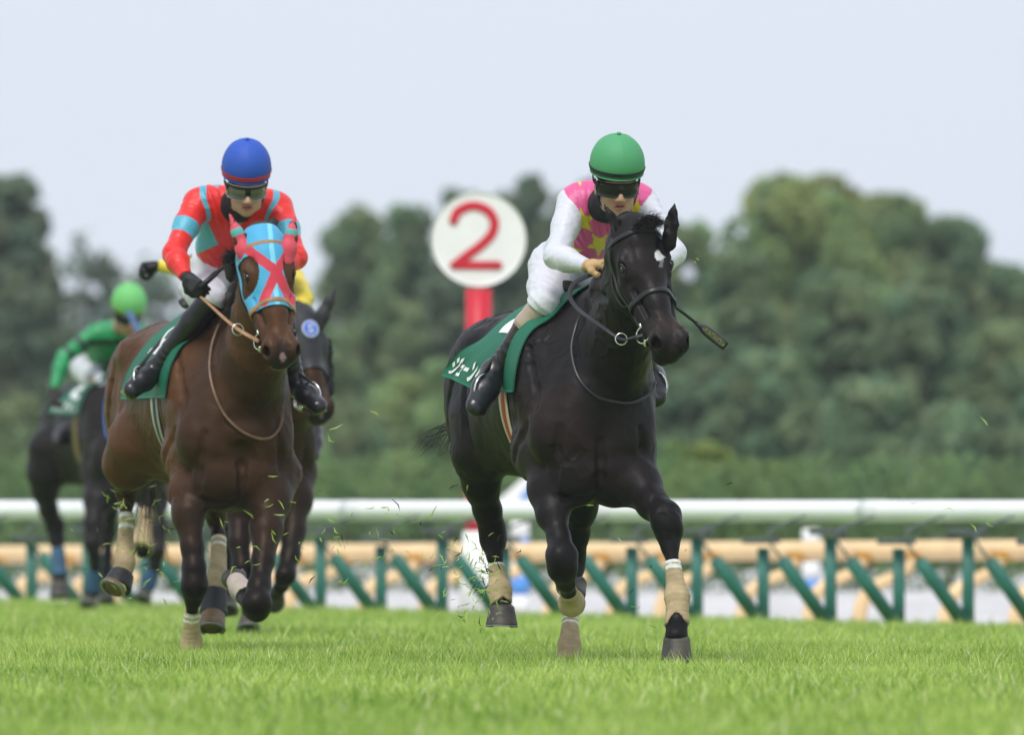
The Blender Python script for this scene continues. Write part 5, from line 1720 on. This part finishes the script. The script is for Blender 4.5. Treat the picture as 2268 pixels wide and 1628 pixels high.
if 'Y' in HS:
    h = HS['Y']
    def hcol(V):
        u, v = UV(V); c = np.tile(np.array((.016, .016, .018)), (len(V), 1))
        return c
    face_mask(h, 'hood', hcol, m_mask, s1=.34, eye=False, off=.006)
    ce = hit(h, 687, 728, .012); N0 = h['S'].grad(ce[None])[0]
    ux = nrm(np.cross([0, 0, 1], N0)); uy = np.cross(N0, ux)
    def dsc(r, o, name, m, par):
        n = 28; v = [ce + N0 * o] + [ce + N0 * o + (ux * math.cos(i / n * 6.2832) + uy * math.sin(i / n * 6.2832)) * r for i in range(n)]
        v += [x - N0 * .004 for x in v]; f = [(0, 1 + i, 1 + (i + 1) % n) for i in range(n)] + [(1 + i, n + 2 + i, n + 2 + (i + 1) % n, 1 + (i + 1) % n) for i in range(n)]
        return mk(name, v, f, m, par, smooth=False)
    bd = dsc(.046, .004, 'badge', mat('badge_white', (.55, .60, .85), .6), h['root'])
    dsc(.038, .006, 'badge_face', mat('badge_blue', (.09, .17, .62), .5), bd)
    v, f = sweep(catmull([ce + N0 * .009 + ux * a + uy * b for a, b in ((-.018, -.012), (-.002, -.022), (.012, -.008), (-.006, .002), (-.010, .014), (.008, .022), (.02, .012))], 5), N0, .0045, .001); mk('badge_mark', v, f, MATS['badge_white'], bd)
    for s in (-1, 1):   # fleece cheek pieces
        S = SDF().cone(h['H'](.16, s * .115, -.11), h['H'](.42, s * .085, -.12), .030, .028)
        v, f = S.mesh(.01); v = v + S.grad(v) * (wob(v, 60, 2) * .005)[:, None]; mk('cheek_roll', v, f, mat('fleece_black', (.010, .010, .011), .95, bump=1, bscale=90, bdist=.01), h['root'])
    ear_covers(h, m_mask, lambda v, A, ax, L: np.tile(np.array((.016, .016, .018)), (len(v), 1)), .98)
    sY, gY = tack(h, 'race saddle on the hooded horse, hidden behind the bay horse', m_cloth, None, '3', m_gblack, m_gyel, clothspan=(.42, 1.05, -50, 50))
    bY = bridle(h, 'black bridle on the hooded horse', m_lb)
if 'G' in HS:
    h = HS['G']
    sG, gG = tack(h, 'race saddle over a green number cloth on the far left horse', m_cloth, 'サンライズ', '8', m_gyel, m_gyel, flare=.3, clothspan=(.42, 1.25, -72, 50))
    bG = bridle(h, 'black bridle on the far left horse', m_lb)
    pts = [hit(h, u, v, .015) for u, v in ((262, 820), (250, 850), (240, 890), (238, 930), (243, 970))]
    v, f = sweep(catmull(pts, 5), [0, -1, .1], .022, .004); mk('breast_strap', v, f, mat('strap_blue', (.03, .13, .50), .55), bG)

# ------------------------------------------------------------------ riders
def star(u, v, c, R_, rot):
    pts = []
    for i in range(10):
        a = math.radians(rot + 36 * i - 90); r = R_ if i % 2 == 0 else R_ * .42
        pts.append((c[0] + math.cos(a) * r, c[1] + math.sin(a) * r))
    return inpoly(u, v, pts)


def silk_pink(V, dT, dA, J):
    u, v = UV(V)
    c = np.tile(np.array((.72, .10, .29)), (len(V), 1))
    for (cc, R_, rot) in (((1290, 490), 31, -8), ((1327, 541), 29, 40), ((1262, 556), 30, 15), ((1410, 462), 22, 5), ((1388, 492), 13, 30), ((1279, 386), 26, 20), ((1336, 590), 22, 0), ((1420, 540), 28, 25)):
        c[star(u, v, cc, R_, rot)] = (.78, .62, .015)
    c[dA < dT - .012] = (.66, .66, .73)
    return c


def silk_red(V, dT, dA, J):
    u, v = UV(V)
    red = (.78, .022, .018); blu = (.085, .40, .55)
    c = np.tile(np.array(red), (len(V), 1))
    z3 = lambda L_: [(179.2 + .4037 * a, 239 + .4037 * b) for a, b in L_]
    for poly in ([(560, 800), (620, 808), (755, 748), (688, 610), (600, 690)], [(880, 680), (990, 760), (1075, 700), (1100, 560), (1000, 640)], [(800, 560), (930, 560), (870, 650)], [(740, 905), (840, 900), (800, 960), (700, 960)], [(730, 360), (760, 360), (755, 440), (735, 430)]):
        c[inpoly(u, v, z3(poly))] = blu
    sleeve = dA < dT + .008
    c[sleeve] = red
    c[np.abs(dA - dT - .012) < .010] = blu
    for q in 'LR':
        s_, e_ = J['sh' + q], J['el' + q]; d = e_ - s_; t = (V - s_) @ d / (d @ d)
        r = np.linalg.norm(V - (s_ + np.clip(t, 0, 1)[:, None] * d), axis=1)
        c[(r < .09) & (t > .44) & (t < .68) & sleeve] = blu
    return c


def plain(col, stripe=None):
    def f(V, dT, dA, J):
        c = np.tile(np.array(col), (len(V), 1))
        if stripe is not None:
            u, v = UV(V); c[stripe(u, v, V, J)] = (.01, .015, .015)
        return c
    return f


def boot_black(V, t): return np.tile(np.array((.012, .012, .014)), (len(V), 1))


def boot_gaiter(V, t):
    c = np.tile(np.array((.012, .012, .014)), (len(V), 1)); c[t < .62] = (.030, .017, .012); c[t < .40] = (.42, .33, .25); c[(t > .355) & (t < .385)] = (.30, .24, .13)
    return c


def helm(col, band, name, coat=.1):
    return dict(mat=mat('cap_' + name, col, .62, bump=.25, bscale=7, bdist=.01, bump2=(.12, 600, .001)), band=mat('capband_' + name, band, .5))


m_gog = mat('goggle_black', (.012, .012, .013), .35); m_lens = mat('lens_dark', (.008, .008, .008), .12, spec=.4); m_lensc = mat('lens_clear', (.10, .10, .095), .08, coat=1, metal=.3)
X = np.array
if 'B' in HS:
    J1 = dict(D=50.0, seed='tan', h=.0048, label='jockey in pink silks with yellow stars, white sleeves and a green cap', face=(.16, -.95, -.25), skin=(.46, .265, .175), fw=.010,
        J=dict(head=(1366, 405, .20), neck=(1342, 452, .38), shL=(1268, 448, .44), shR=(1422, 446, .50), elL=(1232, 568, .24), elR=(1492, 560, .28), wrL=(1300, 589, .08), wrR=(1432, 605, .10),
               pelvis=(1258, 590, .80), hipL=(1226, 600, .78), hipR=(1300, 615, .82), knL=(1204, 672, .36), knR=(1395, 700, .50), anL=(1103, 812, .46), anR=(1440, 825, .76), toL=(1056, 900, .31), toR=(1452, 880, .66)),
        handL=((.75, -.55, .1), (.1, .3, -1), 1), handR=((-.6, -.5, -.2), (.1, .3, -1), -1), curl=62,
        silks=silk_pink, hood=True, bt=.05, bootcol=boot_gaiter, glove=(.52, .33, .15), helmet=dict(helm((.075, .33, .14), (.012, .02, .02), 'green'), tilt=4), goggles=dict(mat=m_gog, lens=m_lens), saddle_root=sB,
        stir=dict(L=dict(n=(.75, -.55, -.1), up=X([-.45, -.1, .9]), r=.066, hang=HS['B']['T'](.66, -.2, 1.40)), R=dict(n=(-.55, -.8, .1), up=X([.25, 0, .95]), r=.062, hang=HS['B']['T'](.66, .2, 1.40))))
    r1 = build_rider(J1)
    A_ = r1['J']['wrR'] + nrm(J1['handR'][0]) * .06
    wp, d, L_ = whip(A_ + X([-.02, -.02, .02]), W(1608, 768, 49.95), 'black padded whip with small yellow letters pointing down right of the black horse head')
    # lettering on the flap
    ux = d; uy = nrm(np.cross([0, -1, 0], d)); 
    Gt = np.array([[A_ * 0 + W(1608, 768, 49.95) - d * L_ * (.24 - .22 * i / 9) + uy * (.012 * (1 - 2 * j / 3)) + X([0, -.0055, 0]) for j in range(4)] for i in range(10)])
    text_on(Gt, '▪FUNTAVOU▪', 0, 1, 1, 0, 'lettering', mat('letter_yellow', (.20, .25, .03), .6), wp, off=.001, bold=.01)
if 'N' in HS:
    J2 = dict(D=54.0, seed='black', h=.005, label='jockey in red and light blue silks with a blue cap holding a whip', face=(.10, -.94, -.34), skin=(.55, .34, .25),
        J=dict(head=(545, 408, .22), neck=(525, 455, .40), shL=(437, 448, .46), shR=(618, 458, .50), elL=(385, 562, .26), elR=(655, 570, .28), wrL=(412, 612, .10), wrR=(590, 610, .10),
               pelvis=(478, 628, .86), hipL=(448, 640, .84), hipR=(520, 650, .88), knL=(466, 664, .22), knR=(615, 700, .48), anL=(348, 812, .34), anR=(655, 842, .56), toL=(294, 862, .22), toR=(704, 898, .40)),
        handL=((.45, -.55, -.45), (.6, .2, -.5), 1), handR=((-.6, -.5, -.2), (.1, .3, -1), -1), curl=68,
        silks=silk_red, hood=True, bt=-.02, bk=-.02, bootcol=boot_black, glove=(.012, .012, .013), helmet=dict(helm((.022, .085, .46), (.55, .03, .04), 'blue'), tilt=3, r=(.133, .113, .130)),
        goggles=dict(mat=m_gog, lens=m_lensc, edge=mat('frame_clear', (.5, .5, .52), .2)), saddle_root=sN, sole=True,
        stir=dict(L=dict(n=(.85, -.45, .25), up=X([.2, -.05, .95]), r=.062, hang=HS['N']['T'](.66, -.2, 1.40)), R=dict(n=(-.55, -.8, .1), up=X([.25, 0, .95]), r=.062, hang=HS['N']['T'](.66, .2, 1.40))))
    r2 = build_rider(J2)
    a_ = W(446, 634, 54.0 + .03); b_ = W(612, 486, 54.0 + .22)
    whip(a_, b_, 'black whip held across the chest of the rider in red', r=.009)
if 'Y' in HS:
    J3 = dict(D=62.5, seed='black3', h=.009, label='jockey in yellow and blue silks, mostly hidden, reaching out a black glove', face=(.10, -.94, -.34),
        J=dict(head=(612, 590, .20), neck=(600, 620, .38), shL=(540, 610, .46), shR=(650, 622, .50), elL=(440, 596, .50), elR=(672, 662, .30), wrL=(352, 588, .55), wrR=(640, 715, .10),
               pelvis=(560, 770, .86), hipL=(535, 775, .84), hipR=(600, 785, .88), knL=(510, 830, .42), knR=(650, 840, .48), anL=(430, 950, .75), anR=(690, 950, .72), toL=(400, 1000, .60), toR=(690, 1010, .60)),
        handL=((-.9, -.2, -.15), (0, -.6, -.6), 1), handR=((-.6, -.5, -.2), (.1, .3, -1), -1), curl=75,
        silks=plain((.80, .62, .05), lambda u, v, V, J: V[:, 0] > 1e9), hood=True, bt=.05, bootcol=boot_black, glove=(.010, .010, .011), helmet=dict(helm((.75, .18, .35), (.5, .1, .2), 'pink'), tilt=6), goggles=dict(mat=m_gog, lens=m_lens))
    def silk_yb(V, dT, dA, J):
        c = np.tile(np.array((.80, .62, .05)), (len(V), 1)); c[dA > dT + .012] = (.02, .12, .62); return c
    J3['silks'] = silk_yb
    r3 = build_rider(J3)
    whip(W(330, 592, 63.0), W(470, 556, 63.2), 'black whip in the outstretched glove of the hidden rider', r=.008)
if 'G' in HS:
    def gstripe(u, v, V, J):
        m = np.zeros(len(V), bool)
        for q in 'LR':
            s_, e_ = J['sh' + q], J['el' + q]; d = e_ - s_; t = (V - s_) @ d / (d @ d); r = np.linalg.norm(V - (s_ + np.clip(t, 0, 1)[:, None] * d), axis=1)
            m |= (r < .09) & (((t > .40) & (t < .55)) | ((t > .80) & (t < .92)))
        m |= (v > 752) & (v < 764) & (u > 190) & (V[:, 1] < 79.6)
        return m
    J4 = dict(D=79.0, seed='dark4', h=.010, label='jockey in green silks with black hoops and a light green cap, at the far left', face=(.25, -.88, -.42),
        J=dict(head=(284, 695, .20), neck=(268, 722, .36), shL=(208, 742, .44), shR=(312, 742, .50), elL=(142, 790, .36), elR=(335, 800, .28), wrL=(120, 862, .22), wrR=(300, 830, .10),
               pelvis=(215, 810, .86), hipL=(190, 815, .84), hipR=(245, 825, .88), knL=(235, 862, .42), knR=(320, 880, .48), anL=(150, 950, .75), anR=(345, 960, .72), toL=(130, 978, .60), toR=(350, 1000, .60)),
        handL=((.0, -.3, -.9), (.7, .2, -.3), 1), handR=((-.6, -.5, -.2), (.1, .3, -1), -1), curl=60,
        silks=plain((.006, .27, .085), gstripe), hood=None, bt=.05, bootcol=boot_black, glove=(.03, .02, .018), helmet=dict(helm((.16, .52, .16), (.30, .50, .12), 'lime'), tilt=4), goggles=dict(mat=m_gog, lens=m_lens))
    r4 = build_rider(J4)
    hG = HS['G']; pG = hG['p']
    v, f = sweep(catmull([pG(284, 690, -.1), pG(296, 712, -.18), pG(312, 740, -.25), pG(340, 800, -.4)], 6), [0, -1, .2], .020, .004); mk('rein', v, f, mat('strap_slate', (.06, .12, .26), .6), bG)

# ------------------------------------------------------------------ kicked-up turf
rs = np.random.RandomState(9)
Vc, Cc = [], []
def clip(u, v, D, L=.05, w=.003):
    c_ = W(u, v, D); d = rs.normal(size=3) * [1, .5, .8]; d = nrm(d); s_ = nrm(np.cross(d, [0, -1, .2])) * w; bend = rs.normal(size=3) * L * .12
    Vc.extend([c_ - d * L / 2 - s_ * .4, c_ - d * L / 2 + s_ * .4, c_ + bend + s_, c_ + bend - s_, c_ + d * L / 2])
    k_ = rs.rand(); Cc.extend([np.array([.30, .48, .06]) * (1 - k_) + np.array([.60, .70, .22]) * k_ if rs.rand() > .14 else np.array([.05, .035, .025])] * 5)
for (uc, vc, su, sv, n, D) in ((1050, 1300, 38, 50, 110, 50.8), (1075, 1260, 25, 20, 30, 50.9), (330, 1210, 70, 60, 70, 54.6), (260, 1110, 18, 22, 10, 54.8), (850, 1180, 110, 40, 34, 51.5), (700, 1200, 60, 60, 20, 52), (560, 1200, 40, 60, 14, 52.5), (1450, 1180, 90, 60, 9, 50.0), (2160, 1180, 50, 60, 6, 49), (1450, 1400, 60, 40, 6, 50.2)):
    for _ in range(n): clip(rs.normal(uc, su), rs.normal(vc, sv), D + rs.uniform(-.3, .3), rs.uniform(.018, .06), rs.uniform(.0014, .0034))
for (u, v, D, L) in ((1004, 1080, 51, .05), (1035, 1082, 51, .03), (746, 945, 52, .09), (733, 967, 52, .06), (830, 916, 52, .05), (2178, 932, 49, .06), (1545, 575, 50, .02), (1539, 581, 50, .015), (877, 1120, 51, .07), (860, 1128, 51, .05), (960, 1140, 51, .08)):
    clip(u, v, D, L, .003)
n_ = len(Vc) // 5; b_ = np.arange(n_)[:, None] * 5
Fc = np.concatenate([b_ + [[0, 1, 2]], b_ + [[0, 2, 3]], b_ + [[3, 2, 4]]])
o = mk('flying_turf', np.array(Vc), Fc, gm_, col=np.array(Cc), smooth=False); tag(o, 'loose grass clippings and soil kicked up behind the hooves', 'grass clippings', kind='stuff')

# ------------------------------------------------------------------ summer haze in the air
if not DEV.get('nohaze'):
    v, f = box((0, 155, 5.7), np.eye(3), 60, 165, 7.2)
    hz_ = mk('haze', v, f, None, smooth=False); tag(hz_, 'thin even summer haze over the course', 'haze', kind='stuff')
    m_ = bpy.data.materials.new('haze_air'); m_.use_nodes = True
    n_, l_ = m_.node_tree.nodes, m_.node_tree.links; n_.clear()
    o_ = n_.new('ShaderNodeOutputMaterial'); pv = n_.new('ShaderNodeVolumePrincipled')
    pv.inputs['Color'].default_value = (.82, .88, .95, 1); pv.inputs['Density'].default_value = .00034; pv.inputs['Anisotropy'].default_value = .2
    l_.new(pv.outputs[0], o_.inputs['Volume']); hz_.data.materials.append(m_)
